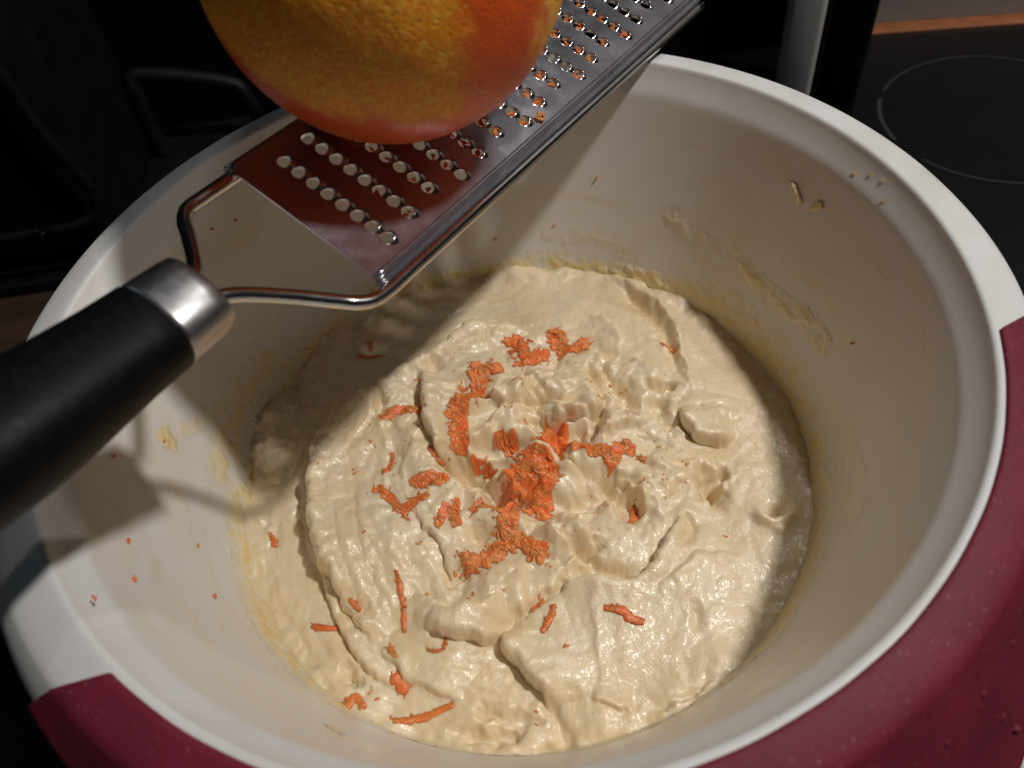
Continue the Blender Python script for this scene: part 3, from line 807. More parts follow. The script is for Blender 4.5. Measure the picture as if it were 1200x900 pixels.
# pillowy lumps with sharp creases, strongest in the torn middle
H += core * 13.0 * (np.abs(perlin(X1 / 21, Y1 / 16, 41)) - 0.25)
H += (0.12 + core) * 4.4 * (np.abs(perlin(X1 / 10 + 3, Y1 / 8, 43)) - 0.25)
H += (0.05 + core) * 0.45 * (np.abs(perlin(X1 / 4.2, Y1 / 3.6 + 9, 47)) - 0.25)


def layers(phase, soft=0.14):
    """overlapping sheets: a slow rise and a quick drop, repeated"""
    f = phase - np.floor(phase)
    return f * (1 - sstep(1 - soft, 1.0, f))


# streaks and folded-over sheets that follow the stirring
spir = RHO + 5.0 * THE
ann = sstep(16, 38, RHO)
leftness = sstep(14, -40, GX)
fade1 = sstep(-0.15, 0.45, perlin(GX / 24, GY / 24, 57))
fade2 = sstep(-0.10, 0.40, perlin(GX / 15 + 8, GY / 15, 59))
H += ann * (0.45 + 1.25 * leftness) * fade1 * 0.8 * layers(-spir / 11.0 + wx * 0.06 + 0.3 * perlin(GX / 9, GY / 9, 58))
H += ann * (0.20 + 0.80 * leftness) * fade2 * 0.35 * layers(-spir / 5.1 + wy * 0.07 + 0.25 * perlin(GX / 5, GY / 5, 60))
H += core * fade2 * 3.2 * layers(GX / 13 - GY / 17 + 0.10 * wx + 0.6 * perlin(GX / 14, GY / 14, 62))
H += core * (1 - fade2) * 2.6 * layers(-GX / 19 - GY / 11 + 0.10 * wy + 0.6 * perlin(GX / 12, GY / 12, 64))
stk = perlin(spir / 5.2 + wx * 0.08, THE * 3.1 + wy * 0.05, 51)
stk2 = perlin(spir / 1.9 + wx * 0.05, THE * 5.3, 53)
H += ann * (0.10 + 0.45 * leftness) * (np.abs(stk) - 0.2) * 1.6
H += ann * (0.03 + 0.12 * leftness) * stk2
H += 0.07 * fbm(GX / 2.6, GY / 2.6, 61, 2)
pore = perlin(GX / 1.7 + 0.2 * wx, GY / 1.7, 69)
H -= 0.35 * sstep(0.70, 0.92, pore)

DX = np.zeros_like(H); DY = np.zeros_like(H)
jit = fbm(GX / 5.0, GY / 5.0, 71, 3) * 1.8      # ragged edges
jit2 = fbm(GX / 5.0 + 31, GY / 5.0, 73, 3) * 1.8
for s in STROKES:
    typ, pts, h = s[0], s[1], s[2] * (1.45 if s[0] == 'fold' else 1.25)
    m0 = np.array(pts).min(0) - 40; m1 = np.array(pts).max(0) + 40
    jj = np.where((ax >= m0[0]) & (ax <= m1[0]))[0]; ii = np.where((ax >= m0[1]) & (ax <= m1[1]))[0]
    sl = (slice(ii[0], ii[-1] + 1), slice(jj[0], jj[-1] + 1))
    d, sd, run, nx_, ny_, Ltot = seg_fields(GX[sl] + jit[sl] * 0.7, GY[sl] + jit2[sl] * 0.7, pts)
    tp = np.clip(np.minimum(run, 1 - run) * Ltot / max(0.22 * Ltot, 2.0), 0, 1) ** 0.7
    # nothing beyond the ends
    if typ == 'fold':
        dec, over, rise = s[3], s[4] * 1.5, s[5]
        sdist = d * sd
        edge_fade = np.exp(-(np.maximum(d - dec * 1.2, 0) / (dec * 0.6)) ** 2)
        up = np.where(sdist > 0, np.exp(-sdist / dec), 0.0)
        prof_ = up * sstep(-rise * 0.10, rise * 0.35, sdist) * (1 + 0.15 * np.exp(-((sdist - 1.8) / 1.4) ** 2))
        dn = np.where(sdist <= 0, -0.28 * np.exp(sdist / 2.2), 0.0)
        H[sl] += h * tp * (prof_ + dn) * edge_fade
        ov = over * tp * np.exp(-((sdist - 0.7) / 1.4) ** 2)
        DX[sl] -= ov * nx_; DY[sl] -= ov * ny_
    elif typ == 'groove':
        w = s[3] * (1 + 0.35 * perlin(GX[sl] / 3, GY[sl] / 3, 77))
        tpg = np.clip(np.minimum(run, 1 - run) * Ltot / 1.5 + 0.55, 0, 1)
        w = np.where(sd > 0, w * 1.5, w * 0.8)
        H[sl] -= h * tpg * np.exp(-(d / w) ** 2.2)
    else:
        w = s[3]
        H[sl] += h * (0.4 + 0.6 * tp) * np.exp(-(d / w) ** 2)

# lower channel between the mass and the left wall, climbing again towards the wall
H += 0.8 * sstep(84, 100, RAD) + 1.5 * fbm(GX / 14, GY / 14, 81, 3) * sstep(80, 96, RAD)


def wall_r(z_mm):
    return 97.5 + (z_mm + 80) * (22.0 / 71.5)


PHI = np.degrees(np.arctan2(GY, GX))


def blur(A, sig):
    n = int(3 * sig) + 1
    k = np.exp(-0.5 * (np.arange(-n, n + 1) / sig) ** 2); k /= k.sum()
    for ax_ in (0, 1):
        A = np.apply_along_axis(lambda r: np.convolve(np.pad(r, n, mode='edge'), k, 'valid'), ax_, A)
    return A


# batter slumps: soften every edge a little, then roughen it finely again
H = 0.35 * H + 0.65 * blur(H, 1.6)
DX = blur(DX, 1.2); DY = blur(DY, 1.2)
H += 0.06 * fbm(GX / 2.2, GY / 2.2, 63, 2)
# uneven line where it meets the wall
H += sstep(86, 99, RAD) * (-0.6 + 3.0 * perlin(PHI / 24.0, RAD * 0.02 + 4, 87) + 0.8 * perlin(PHI / 8.0, RAD * 0.02, 89))
climb = sstep(100, 130, PHI) * (1 - sstep(168, 179, PHI))
H += climb * sstep(74, 97, RAD) * (3.2 + 3.0 * perlin(PHI / 12.0, RAD / 30.0, 83) + 1.2 * fbm(GX / 6, GY / 6, 85, 3))

keep = RAD < wall_r(H) + 1.4
idx = -np.ones(H.shape, int)
fm = keep[:-1, :-1] & keep[1:, :-1] & keep[:-1, 1:] & keep[1:, 1:]
used = np.zeros(H.shape, bool)
used[:-1, :-1] |= fm; used[1:, :-1] |= fm; used[:-1, 1:] |= fm; used[1:, 1:] |= fm
idx[used] = np.arange(used.sum())
V = np.c_[(GX + DX)[used], (GY + DY)[used], H[used]] / 1000.0
a_, b_, c_, d_ = idx[:-1, :-1][fm], idx[:-1, 1:][fm], idx[1:, 1:][fm], idx[1:, :-1][fm]
BASE_Z = -0.1295
V[:, 2] -= BASE_Z
dough = mesh_np('cake_batter', V, np.c_[a_, b_, c_, d_], M_DOUGH)
dough.location = (0, 0, BASE_Z)
tag(dough, 'thick creamy pale yellow cake batter swirled in the white bowl', 'batter')


def height(x, y):
    i = np.clip((np.asarray(y) + 106) / STEP, 0, len(ax) - 2); j = np.clip((np.asarray(x) + 106) / STEP, 0, len(ax) - 2)
    return H[np.round(i).astype(int), np.round(j).astype(int)]


# smears of batter on the bowl wall
NPH, NZ = 1500, 150
ph = np.linspace(-180, 180, NPH, endpoint=False); zz = np.linspace(-90, -2, NZ)
PH, ZZ = np.meshgrid(ph, zz)
T_ = np.zeros(PH.shape); CV = np.zeros(PH.shape)
ring_smear = []
for q in range(-180, 180, 24):
    zq = -79 + 3.0 * math.sin(q * 0.07)
    ring_smear.append(('a', [(q, zq), (q + 14, zq + 1.5), (q + 30, zq - 0.5)], 6.5 + 2.5 * math.sin(q * 0.11 + 1), 0.7, 1.0))
ring_smear.append(('a', [(34, -74), (12, -76), (-12, -77), (-34, -75), (-52, -72)], 11.0, 0.7, 1.0))
ring_smear.append(('a', [(-178, -74), (-165, -76), (-150, -78)], 7.0, 0.6, 0.7))
ring_smear.append(('a', [(150, -66), (165, -64), (178, -66)], 9.0, 0.8, 0.8))
for k, pts, w, h, cov in SMEARS + ring_smear:
    Pp = np.array(pts, float)
    mid = Pp[0, 0]
    Pp[:, 0] = (Pp[:, 0] - mid + 180) % 360 - 180
    U = ((PH - mid + 180) % 360 - 180) * 1.85
    P2 = np.c_[Pp[:, 0] * 1.85, Pp[:, 1]]
    msk = (np.abs(U - P2[:, 0].mean()) < (np.ptp(P2[:, 0]) / 2 + 40))
    uu, vv = U[msk], ZZ[msk]
    n1 = fbm(uu / 6.0 + mid, vv / 4.5, 91, 4)
    n2 = fbm(uu / 1.8 + mid, vv / 1.8, 93, 3)
    d, _, run, _, _, _ = seg_fields(uu + n1 * (w * 0.5), vv + n2 * (w * 0.25), P2.tolist())
    if k == 'a':
        t = np.clip(1 - (d / w) ** 2, 0, 1) * (0.70 + 0.75 * n1 + 0.12 * n2)
    else:
        t = np.clip(1 - (d / w) ** 2, 0, 1) ** 0.6 * (0.9 + 0.3 * n2)
    t = np.clip(t, 0, 1.3)
    T_[msk] = np.maximum(T_[msk], h * np.minimum(t, 1) ** 1.6 * (0.6 if k == 'a' else 0.8)); CV[msk] = np.maximum(CV[msk], np.clip(cov * np.clip(t, 0, 1) ** 0.8, 0, 1))
RW = np.where(ZZ < -8.5, wall_r(ZZ), 119.85 + (ZZ + 8.2) * 0.65)
Rr = RW - T_ - 0.05
PR = np.radians(PH)
Vf = np.stack([Rr * np.cos(PR), Rr * np.sin(PR), ZZ + T_ * 0.3], -1) / 1000.0
on = CV > 0.10
nxt = np.roll(np.arange(NPH), -1)
fm = on[:-1] & on[1:] & on[:-1][:, nxt] & on[1:][:, nxt]
ids = np.arange(NPH * NZ).reshape(NZ, NPH)
F = np.c_[ids[:-1][fm], ids[1:][fm], ids[1:][:, nxt][fm], ids[:-1][:, nxt][fm]]
u_, inv = np.unique(F.ravel(), return_inverse=True)
Vs = Vf.reshape(-1, 3)[u_]; Vs[:, 2] -= BASE_Z
mesh_np('wall_smear', Vs, inv.reshape(F.shape), M_FILM, dough, attrs={'cover': CV.ravel()[u_]})

# ------------------------------------------------------------------ orange zest
def shred_geo(base, ang, length, width, lift, curl, hfun, seg=5, sides=5):
    """one shred of zest: a bent, tapering, slightly flattened strand lying on the surface"""
    t = np.linspace(-0.5, 0.5, seg)
    bend = curl * (t ** 2 - 0.08) * length
    x = base[0] + t * length * math.cos(ang) - bend * math.sin(ang)
    y = base[1] + t * length * math.sin(ang) + bend * math.cos(ang)
    z = hfun(x, y) + lift + rng.normal(0, 0.12, seg)
    z = 0.6 * z + 0.4 * z.mean()
    rad = width * (0.55 + 0.45 * np.sin((t + 0.5) * np.pi)) * rng.uniform(0.7, 1.25, seg)
    V, F = tube(np.c_[x, y, z], rad, sides, flat=0.62)
    V = V + rng.normal(0, width * 0.09, V.shape)
    return V, F


def zest_object(name, label, shreds, origin):
    Vs, Fs, tint = [], [], []
    off = 0
    for V, F, t in shreds:
        Vs.append(V); tint.append(np.broadcast_to(t, (len(V),)))
        Fs += [tuple(i + off for i in f) for f in F]; off += len(V)
    V = np.concatenate(Vs) / 1000.0 - np.array(origin)
    o = mesh_np(name, V, Fs, M_ZEST, attrs={'tint': np.concatenate(tint)})
    o.location = origin
    if label: tag(o, label, 'orange zest', 'zest dropped on the batter')
    return o


def pulp_mat(paths, wid, shade, thick):
    """ragged mat of wet pulp: small lumpy sheet with a closed underside"""
    P = np.concatenate([np.array(p) for p in paths])
    g = 0.22
    xs = np.arange(P[:, 0].min() - wid * 1.6, P[:, 0].max() + wid * 1.6, g); ys = np.arange(P[:, 1].min() - wid * 1.6, P[:, 1].max() + wid * 1.6, g)
    X, Y = np.meshgrid(xs, ys)
    na = fbm(X / 3.2, Y / 3.2, 101, 3); nb = np.abs(perlin(X / 1.7 + na, Y / 1.5 - na, 103)); nc = np.abs(perlin(X / 0.62, Y / 0.62 + na, 107))
    best = np.full(X.shape, 9e9)
    for p in paths:
        d, *_ = seg_fields(X + na * wid * 0.35, Y + fbm(X / 2.1, Y / 2.1, 109, 3) * wid * 0.35, p)
        best = np.minimum(best, d)
    q = 1 - (best / (wid * 0.80)) ** 2 + 0.80 * na - 0.30 * nb
    t = np.clip(q, -0.2, 1)
    zt = height(X, Y)
    k = np.ones(5) / 5
    for ax_ in (0, 1):
        zt = np.apply_along_axis(lambda r: np.convolve(np.pad(r, 2, mode='edge'), k, 'valid'), ax_, zt)
    top = zt + thick * np.sign(t) * np.sqrt(np.abs(t)) * (0.55 + 0.9 * nb) + 0.22 * nc * (t > 0)
    on = q > -0.05
    fm_ = on[:-1, :-1] & on[1:, :-1] & on[:-1, 1:] & on[1:, 1:]
    ids_ = np.arange(X.size).reshape(X.shape)
    F = np.c_[ids_[:-1, :-1][fm_], ids_[:-1, 1:][fm_], ids_[1:, 1:][fm_], ids_[1:, :-1][fm_]]
    if len(F) == 0: return None
    u2, inv2 = np.unique(F.ravel(), return_inverse=True)
    V = np.c_[X.ravel()[u2], Y.ravel()[u2], top.ravel()[u2]]
    tint = np.clip(0.48 + shade + 0.30 * na.ravel()[u2] + 0.35 * (nb.ravel()[u2] - 0.25), 0, 1)
    return V, [tuple(f) for f in inv2.reshape(F.shape).tolist()], tint


for name, label, paths, wid, n in CLUMPS:
    lens = [np.linalg.norm(np.diff(np.array(p), axis=0), axis=1).sum() for p in paths]
    sh = []
    shade = rng.uniform(-0.10, 0.15)
    big = min(wid, 4.5)
    pm = pulp_mat(paths, wid, shade, 0.27 * big)
    if pm is not None: sh.append(pm)
    for p, l in zip(paths, lens):
        sp = smooth_path(p, 8)
        m = max(4, int(0.34 * n * l / sum(lens)))
        for _ in range(m):
            q = sp[rng.integers(len(sp))]
            rr_ = wid * 0.85 * rng.random() ** 0.6 * (1 if rng.random() < 0.85 else 1.35)
            a = rng.uniform(0, 2 * np.pi)
            x, y = q[0] + rr_ * math.cos(a), q[1] + rr_ * math.sin(a)
            fr_ = 1 - min(rr_ / (wid * 0.9), 1)
            lift = 0.02 + fr_ * rng.uniform(0.05, 0.34) * big
            V, F = shred_geo((x, y), rng.uniform(0, 2 * np.pi), rng.uniform(1.8, 5.5) * (0.6 + 0.4 * fr_), rng.uniform(0.26, 0.55), lift,
                             rng.uniform(-1.6, 1.6), height, seg=6)
            sh.append((V, F, float(np.clip(rng.normal(0.52, 0.12) + shade, 0, 1))))
    o_ = np.mean([np.mean(p, 0) for p in paths], 0)
    zest_object(name, label, sh, (o_[0] / 1000, o_[1] / 1000, float(height(o_[0], o_[1])) / 1000))

for label, p, w in STRIPS:
    sp = smooth_path(p, 5)
    sh = []
    z = height(sp[:, 0], sp[:, 1]) + 0.14 * w
    z = 0.5 * z + 0.5 * np.convolve(np.pad(z, 3, mode='edge'), np.ones(7) / 7, 'valid')
    rad = w * (0.65 + 0.35 * np.sin(np.linspace(0.15, np.pi - 0.15, len(sp)))) * rng.uniform(0.72, 1.15, len(sp))
    sp = sp + rng.normal(0, 0.05 * w, sp.shape)
    V, F = tube(np.c_[sp, z], rad, 9, flat=0.40)
    sh.append((V + rng.normal(0, 0.10, V.shape), F, float(rng.uniform(0.35, 0.7))))
    for _ in range(int(5 + 4 * w)):
        q = sp[rng.integers(len(sp))]
        V, F = shred_geo((q[0] + rng.normal(0, w * 0.55), q[1] + rng.normal(0, w * 0.55)), rng.uniform(0, 6.3), rng.uniform(0.8, 2.0),
                         rng.uniform(0.25, 0.5), 0.2, rng.uniform(-1, 1), height)
        sh.append((V, F, float(rng.uniform(0.3, 0.9))))
    zest_object('zest_strip', label, sh, (sp[0, 0] / 1000, sp[0, 1] / 1000, float(z[0]) / 1000))

# fine crumbs nobody could count
sh = []
for (x, y) in CRUMBS:
    for _ in range(rng.integers(1, 4)):
        V, F = shred_geo((x + rng.normal(0, 1.2), y + rng.normal(0, 1.2)), rng.uniform(0, 6.3), rng.uniform(0.6, 1.8), rng.uniform(0.25, 0.5), 0.15, rng.uniform(-1, 1), height)
        sh.append((V, F, float(rng.uniform(0.4, 1.0))))
for _ in range(170):
    a = rng.uniform(0, 6.3); rr_ = 60 * math.sqrt(rng.random())
    V, F = shred_geo((4 + rr_ * math.cos(a), 2 + rr_ * 0.8 * math.sin(a)), rng.uniform(0, 6.3), rng.uniform(0.4, 1.0), rng.uniform(0.15, 0.3), 0.08, rng.uniform(-1, 1), height)
    sh.append((V, F, float(rng.uniform(0.5, 1.0))))
for (x, y, z) in WCRUMBS:
    hz = lambda px_, py_, z=z: np.full(np.shape(px_), z)
    s_ = 1 - 0.6 / math.hypot(x, y)
    V, F = shred_geo((x * s_, y * s_), math.atan2(y, x) + math.pi / 2, rng.uniform(0.8, 1.9), rng.uniform(0.4, 0.7), 0, rng.uniform(-1, 1), hz)
    sh.append((V, F, float(rng.uniform(0.2, 0.8))))
o = zest_object('zest_crumbs', None, sh, (0, 0, -0.075))
tag(o, 'tiny scattered orange zest crumbs over batter and bowl wall', 'orange zest', kind='stuff')

# ------------------------------------------------------------------ grater
A_ = Vector((0.6331, 0.7698, -0.0812)); Wd = Vector((0.6971, -0.6126, -0.3725)); N_ = Vector((0.3365, -0.1792, 0.9245))
KG = 1.07
GO = cam.matrix_world.translation.lerp(Vector((-0.0420, -0.0047, 0.0391)), KG)
grater = empty('hand_grater')
gm = Matrix((A_, -Wd, N_)).transposed().to_4x4() @ Matrix.Scale(KG, 4); gm.translation = GO
grater.matrix_world = gm
tag(grater, 'flat steel hand grater with black handle held over the bowl', 'grater')

mm = 0.001
# perforated plate: local x along the grater, y across (+ = away from the near rail), z up
XL, XR, HW = 0.0, 184.0, 21.6
NH = 18
holes = []
for i in range(16):
    x = 11.2 + 10.22 * i
    y0 = -17.0 + (i % 3) * 1.53
    for k in range(8):
        y = y0 + 4.57 * k
        if y > 17.2: continue
        holes.append((x, y))
HR = 1.86
pts = []; edges = []; faces_in = []
outer = []
for x in np.linspace(XL, XR, 47): outer.append((x, -HW))
for y in np.linspace(-HW, HW, 12)[1:]: outer.append((XR, y))
for x in np.linspace(XR, XL, 47)[1:]: outer.append((x, HW))
for y in np.linspace(HW, -HW, 12)[1:-1]: outer.append((XL, y))
pts += outer
n0 = len(outer)
edges += [(i, (i + 1) % n0) for i in range(n0)]
loops = []
for (x, y) in holes:
    s0 = len(pts)
    for j in range(NH):
        t = 2 * math.pi * j / NH
        pts.append((x + HR * math.cos(t), y + HR * math.sin(t)))
    edges += [(s0 + j, s0 + (j + 1) % NH) for j in range(NH)]
    loops.append(list(range(s0, s0 + NH)))
res = delaunay_2d_cdt([Vector(p) for p in pts], edges, [], 0, 1e-6)
vo, fo = np.array([tuple(v) for v in res[0]]), res[2]
hs = np.array(holes)
F = []
for f in fo:
    c = vo[list(f)].mean(0)
    if np.hypot(hs[:, 0] - c[0], hs[:, 1] - c[1]).min() < HR * 0.93: continue
    if len(f) == 3:
        p0, p1, p2 = vo[f[0]], vo[f[1]], vo[f[2]]
        if (p1[0] - p0[0]) * (p2[1] - p0[1]) - (p1[1] - p0[1]) * (p2[0] - p0[0]) < 0: f = f[::-1]
    F.append(tuple(f))
nv = len(vo); TH = 0.55
warp = lambda x, y: 0.10 * np.sin(x / 31.0 + 0.6) + 0.06 * np.sin(y / 9.0 + x / 50)
zt = warp(vo[:, 0], vo[:, 1])
V = np.concatenate([np.c_[vo, zt], np.c_[vo, zt - TH]]) * mm
F2 = list(F) + [tuple(i + nv for i in f[::-1]) for f in F]
ec = {}
for f in F:
    for i in range(len(f)):
        e = (f[i], f[(i + 1) % len(f)]); ec[e] = 1
for (a, b2) in list(ec):
    if (b2, a) not in ec:
        F2.append((b2, a, a + nv, b2 + nv))
plate = mesh_np('grating_plate', V, F2, M_STEEL, grater, smooth=False)

# raised tooth at each hole: a lip that rises on one side and leans over the hole
NT = 20
tooth_prof = [(1.65, 0.0), (1.34, 0.50), (1.08, 0.98), (0.93, 1.00), (0.88, 0.62), (0.93, 0.10)]
Vt = []
for j in range(NT):
    t = 2 * math.pi * j / NT
    lipw = max(0.0, math.cos(t)) ** 0.8
    for (q, z) in tooth_prof:
        rr_ = HR * (1.0 + (q - 1.0) * (0.14 + 0.86 * lipw)) - 0.25 * lipw * (1 if q < 1.1 else 0)
        Vt.append((rr_ * math.cos(t), rr_ * math.sin(t), 0.02 + z * (0.03 + 1.02 * lipw)))
Vt = np.array(Vt) * mm
kp = len(tooth_prof)
Ft = [(j * kp + i, ((j + 1) % NT) * kp + i, ((j + 1) % NT) * kp + i + 1, j * kp + i + 1) for j in range(NT) for i in range(kp - 1)]
tooth_me = None
for (x, y) in holes:
    if tooth_me is None:
        o = mesh_np('grating_tooth', Vt, np.array(Ft), M_ROD, grater); tooth_me = o.data
    else:
        o = bpy.data.objects.new('grating_tooth', tooth_me); C.objects.link(o); o.parent = grater
    o.location = (x * mm, y * mm, warp(x, y) * mm)
    o.rotation_euler = (random.gauss(0, 0.02), random.gauss(0, 0.02), math.radians(-32) + random.gauss(0, 0.12))

# folded side channels of the plate
for sgn in (-1, 1):
    prof_ = [(21.55, 0.0), (22.1, 0.28), (22.7, 0.25), (23.05, -0.2), (23.1, -1.6), (23.6, -2.0), (24.3, -1.9), (24.3, -2.5), (23.2, -2.6), (22.6, -1.9), (22.5, -0.5), (21.6, -0.6)]
    if sgn > 0:
        prof_ = [(21.55, 0.0), (22.3, 0.12), (22.9, 0.0), (23.4, -0.5), (23.6, -1.4), (23.6, -2.6), (23.1, -2.6), (23.0, -1.4), (22.8, -0.8), (22.4, -0.55), (22.0, -0.55), (21.6, -0.6)]
    xs = np.linspace(XL, XR - 1.0, 60)
    V = np.array([[(x, sgn * p, z + warp(x, sgn * 21.5)) for (p, z) in prof_] for x in xs]).reshape(-1, 3) * mm
    kp = len(prof_)
    F = [(i * kp + j, i * kp + (j + 1) % kp, (i + 1) * kp + (j + 1) % kp, (i + 1) * kp + j) for i in range(len(xs) - 1) for j in range(kp)]
    F += [tuple(range(kp)), tuple((len(xs) - 1) * kp + j for j in range(kp - 1, -1, -1))]
    bmx = bmesh.new()
    vs = [bmx.verts.new(v) for v in V]
    for f in F: bmx.faces.new([vs[i] for i in f])
    o = mesh_bm('side_fold', bmx, M_STEEL, grater)
    o.data.shade_smooth() if hasattr(o.data, 'shade_smooth') else None

# wire frame: runs under both edges and converges into the ferrule
RZ = -2.6
wire = [(178, -26.0, RZ), (120, -26.0, RZ), (60, -26.0, RZ), (10, -26.0, RZ), (1, -26.0, RZ), (-3.6, -25.4, RZ + 0.2), (-7.0, -23.4, RZ + 0.5), (-10.5, -20.0, RZ + 1.2), (-20, -11.6, 1.6), (-30, -5.4, 5.0), (-38, -4.6, 5.4)]
Pw = smooth_path(wire, 8) * mm
V, F = tube(Pw, 1.75 * mm, 14); mesh_np('wire_frame', V, F, M_ROD, grater)
wire = [(178, 21.2, RZ), (120, 21.2, RZ), (60, 21.2, RZ), (10, 21.2, RZ), (1, 21.2, RZ), (-9, 21.2, RZ), (-14.5, 20.6, RZ + 0.4), (-18.2, 17.6, RZ + 1.4), (-21.5, 12.8, 0.4), (-29, 3.6, 3.6), (-38, 1.0, 5.4)]
V, F = tube(smooth_path(wire, 8) * mm, 1.75 * mm, 14); mesh_np('wire_frame', V, F, M_ROD, grater)


def superellipse_loft(name, secs, mat, n=40, e=2.6, parent=None):
    """secs: (x, yc, zc, half width, half height)"""
    th = np.linspace(0, 2 * np.pi, n, endpoint=False)
    V = []
    for (x, yc, zc, a, b) in secs:
        cs, sn = np.cos(th), np.sin(th)
        V.append(np.c_[np.full(n, x), yc + a * np.sign(cs) * np.abs(cs) ** (2 / e), zc + b * np.sign(sn) * np.abs(sn) ** (2 / e)])
    V = np.concatenate(V) * mm
    F = []
    for i in range(len(secs) - 1):
        for j in range(n):
            k = (j + 1) % n
            F.append((i * n + j, (i + 1) * n + j, (i + 1) * n + k, i * n + k))
    F.append(tuple(range(n))); F.append(tuple((len(secs) - 1) * n + j for j in range(n - 1, -1, -1)))
    return mesh_np(name, V, F, mat, parent)


FZ = 5.6; FY = -2.0
superellipse_loft('ferrule', [(-32.2, FY, FZ, 7.8, 4.9), (-32.4, FY, FZ, 9.0, 6.2), (-33.0, FY, FZ, 9.5, 6.7), (-35.5, FY, FZ, 9.8, 7.0), (-43, FY, FZ + 0.2, 10.0, 7.3), (-44.6, FY, FZ + 0.2, 9.9, 7.2)], M_SATIN, parent=grater)
hsecs = [(-44.2, 9.4, 6.8), (-44.25, 10.0, 7.5), (-44.8, 10.3, 7.8), (-48, 10.4, 8.0), (-54, 10.6, 8.4), (-62, 11.2, 9.2), (-70, 11.8, 10.2), (-78, 12.0, 10.8), (-88, 11.6, 10.8), (-98, 11.0, 10.0), (-106, 9.6, 8.6), (-110, 7.4, 6.4), (-111.5, 4.0, 3.4)]
superellipse_loft('handle', [(x, FY, FZ + 0.2 + 0.02 * (-42 - x), a, b_) for (x, a, b_) in hsecs], M_BLACK, n=56, e=2.4, parent=grater)

# scrap of zest on the plate near the rail
gx, gy = 77.5, -19.2
flat0 = lambda x, y: np.full(np.shape(x), 0.25)
sh = []
for _ in range(16):
    V, F = shred_geo((gx + rng.normal(0, 1.5), gy + rng.normal(0, 0.6)), rng.uniform(0, 6.3), rng.uniform(0.8, 1.9), rng.uniform(0.3, 0.55), rng.uniform(0.1, 0.5), rng.uniform(-1, 1), flat0)
    Vw = np.array([tuple((gm @ Vector(v * mm)) * 1000) for v in V])
    sh.append((Vw, F, float(rng.uniform(0.6, 1.0))))
oo = gm @ Vector((gx * mm, gy * mm, 0))
zest_object('zest_strip', 'small orange zest scrap lying on the grater beside its rail', sh, tuple(oo))
# pulp caught in the holes
sh = []
for (x, y) in holes:
    if not (15 < x < 135) or random.random() < (0.12 if x > 50 else 0.45): continue
    for _ in range(5 if x > 50 else 2):
        V, F = shred_geo((x + rng.normal(0, 0.5), y + rng.normal(0, 0.5)), rng.uniform(0, 6.3), rng.uniform(1.0, 2.2), rng.uniform(0.35, 0.6), -rng.uniform(0.3, 0.9), rng.uniform(-1, 1), flat0)
        Vw = np.array([tuple((gm @ Vector(v * mm)) * 1000) for v in V])
        sh.append((Vw, F, float(rng.uniform(0.1, 0.7))))
o = zest_object('caught_zest', None, sh, tuple(GO))
tag(o, 'wet orange zest caught in the holes of the steel grater', 'orange zest', kind='stuff')

# ------------------------------------------------------------------ orange
oc = gm @ Vector((0.0435, 0.0172, 0.0424)); OR = 0.0416 * KG
bmx = bmesh.new()
bmesh.ops.create_icosphere(bmx, subdivisions=6, radius=1.0)
me = bpy.data.meshes.new('orange')
bmx.to_mesh(me); bmx.free()
P = np.zeros(len(me.vertices) * 3); me.vertices.foreach_get('co', P); P = P.reshape(-1, 3)
n_a = fbm(P[:, 0] * 2.2 + P[:, 2], P[:, 1] * 2.2 - P[:, 2] * 0.7, 5, 3)
n_b = fbm(P[:, 0] * 9 + P[:, 2] * 5, P[:, 1] * 9 + P[:, 2] * 3, 15, 4)
n_c = fbm(P[:, 0] * 30 + P[:, 2] * 21, P[:, 1] * 30 - P[:, 2] * 17, 25, 3)
rad = OR * (1 + 0.006 * n_a + 0.0025 * n_b)
# ungrated band of deep red-orange skin that sweeps over the side facing the viewer
view = np.array([0.06, -0.85, 0.30]); view /= np.linalg.norm(view)
rt = np.array(right); upv = np.cross(rt, view); upv /= np.linalg.norm(upv); rt = np.cross(view, upv)
u = P @ rt; v = P @ upv; d3 = P @ view
band_ = np.exp(-((u - 0.46 - 0.10 * (v + 0.4) + 0.10 * n_a) / 0.20) ** 2)
low = sstep(-0.50, -0.80, v + 0.10 * n_b + 0.10 * n_a) * 0.9
toplate = sstep(0.15, 0.55, P @ (-np.array(N_)) + 0.10 * n_a)
leftred = 0.55 * np.exp(-((u + 0.62) / 0.30) ** 2 - ((v + 0.62) / 0.25) ** 2)
low = np.maximum(np.maximum(low, toplate), leftred)
peel = np.clip(np.maximum(band_, low) * 1.25 + 0.22 * n_b + 0.16 * n_c, 0, 1)
peel = sstep(0.22, 0.78, peel)
rad -= OR * 0.004 * (1 - peel) * (0.7 + 0.6 * n_c)
me.vertices.foreach_set('co', (P * rad[:, None]).ravel())
me.polygons.foreach_set('use_smooth', np.ones(len(me.polygons), bool))
a = me.attributes.new('peel', 'FLOAT', 'POINT'); a.data.foreach_set('value', peel.astype(np.float32))
gold = np.clip(np.exp(-((u - 0.08) / 0.26) ** 2 - ((v + 0.30) / 0.24) ** 2) + 0.8 * np.exp(-((u - 0.82) / 0.14) ** 2) + 0.35 * n_b, 0, 1)
a = me.attributes.new('gold', 'FLOAT', 'POINT'); a.data.foreach_set('value', gold.astype(np.float32))
me.update(); me.materials.append(M_PEEL)
orange = bpy.data.objects.new('orange', me); C.objects.link(orange)
orange.location = oc
tag(orange, 'partly grated orange pressed on the steel grater above the bowl', 'orange')

# ------------------------------------------------------------------ hand that holds the orange (above the picture's edge)
rt_ = np.array(right); up_ = -np.array(down); fw_ = np.array(fwd)


def op(r, u, f):
    return tuple(np.array(oc) + OR * (r * rt_ + u * up_ + f * fw_))


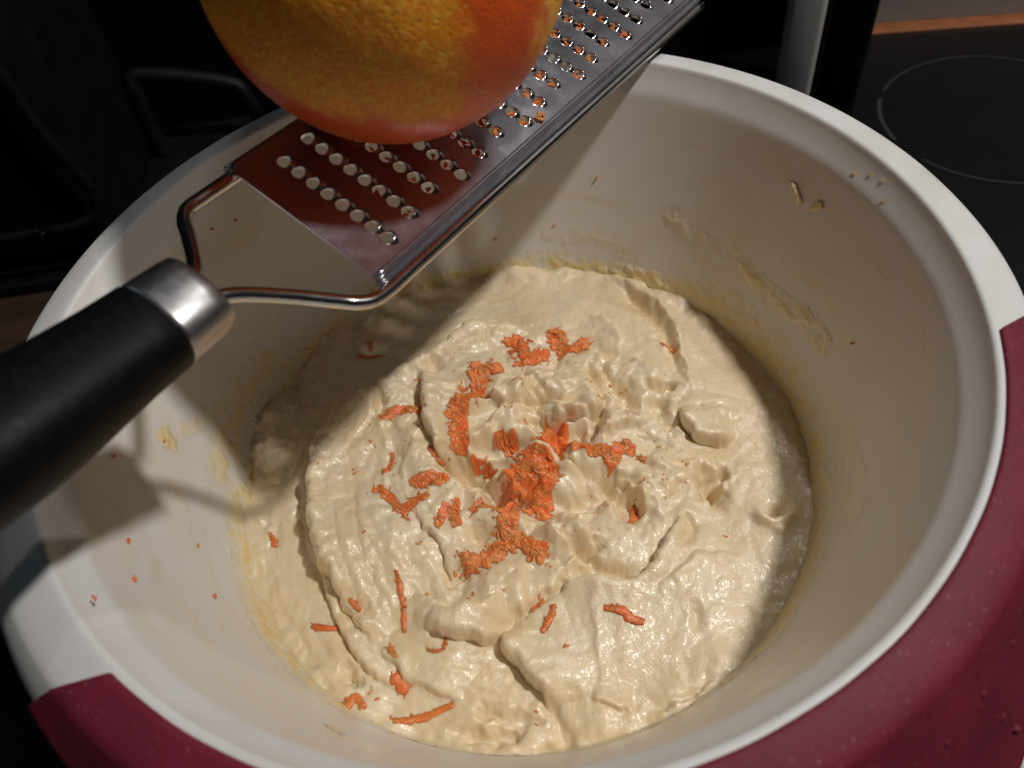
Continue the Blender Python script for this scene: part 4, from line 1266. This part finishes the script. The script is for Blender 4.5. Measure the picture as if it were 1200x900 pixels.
M_SKIN = simple('skin', (0.55, 0.30, 0.21), 0.5, 0.0, 150, 0.10, 0.1, 0.0004)
M_SLEEVE = simple('purple_sleeve', (0.10, 0.030, 0.050), 0.85, 0.0, 500, 0.2, 0.3, 0.0006, spec=0.2)


def skin_object(name, verts, edges_, radii, mat, parent=None, sub=2):
    me_ = bpy.data.meshes.new(name)
    me_.from_pydata(verts, edges_, []); me_.update()
    o_ = bpy.data.objects.new(name, me_); C.objects.link(o_)
    if parent: o_.parent = parent
    o_.modifiers.new('skin', 'SKIN')
    if not me_.skin_vertices: me_.skin_vertices.new()
    for i, r_ in enumerate(radii):
        me_.skin_vertices[0].data[i].radius = (r_, r_)
    me_.skin_vertices[0].data[0].use_root = True
    o_.modifiers['skin'].use_smooth_shade = True
    sb = o_.modifiers.new('sub', 'SUBSURF'); sb.levels = sub; sb.render_levels = sub
    me_.materials.append(mat)
    return o_


hv = [op(0.34, 1.78, 0.30), op(0.22, 1.50, 0.22), op(0.52, 2.25, 0.30), op(0.85, 3.1, 0.34)]
hr = [0.024, 0.026, 0.022, 0.024]
he = [(0, 1), (0, 2), (2, 3)]
fingers = [([(0.40, 1.30, -0.18), (0.86, 0.98, -0.26), (1.08, 0.62, -0.28), (1.12, 0.36, -0.26)], 0.0092),
           ([(0.44, 1.32, 0.10), (0.92, 0.98, 0.12), (1.12, 0.58, 0.14), (1.15, 0.30, 0.14)], 0.0094),
           ([(0.36, 1.26, 0.42), (0.80, 0.94, 0.56), (0.97, 0.56, 0.60), (0.99, 0.32, 0.60)], 0.0088),
           ([(0.18, 1.14, 0.70), (0.54, 0.86, 0.88), (0.68, 0.54, 0.92), (0.70, 0.36, 0.92)], 0.0078),
           ([(-0.16, 1.36, -0.10), (-0.56, 1.06, -0.46), (-0.72, 0.74, -0.72), (-0.70, 0.50, -0.88)], 0.0100)]
for ptsf, rf in fingers:
    prev = 1
    for k, q in enumerate(ptsf):
        hv.append(op(*q)); hr.append(rf * (1.25, 1.0, 0.92, 0.78)[k])
        he.append((prev, len(hv) - 1)); prev = len(hv) - 1
hand = skin_object('hand', hv, he, hr, M_SKIN)
tag(hand, 'hand in a dark purple sleeve gripping the orange from above', 'hand')
skin_object('sleeve', [op(0.48, 2.15, 0.30), op(0.75, 2.85, 0.30), op(1.45, 4.8, 0.50)], [(0, 1), (1, 2)], [0.029, 0.033, 0.040], M_SLEEVE, hand)
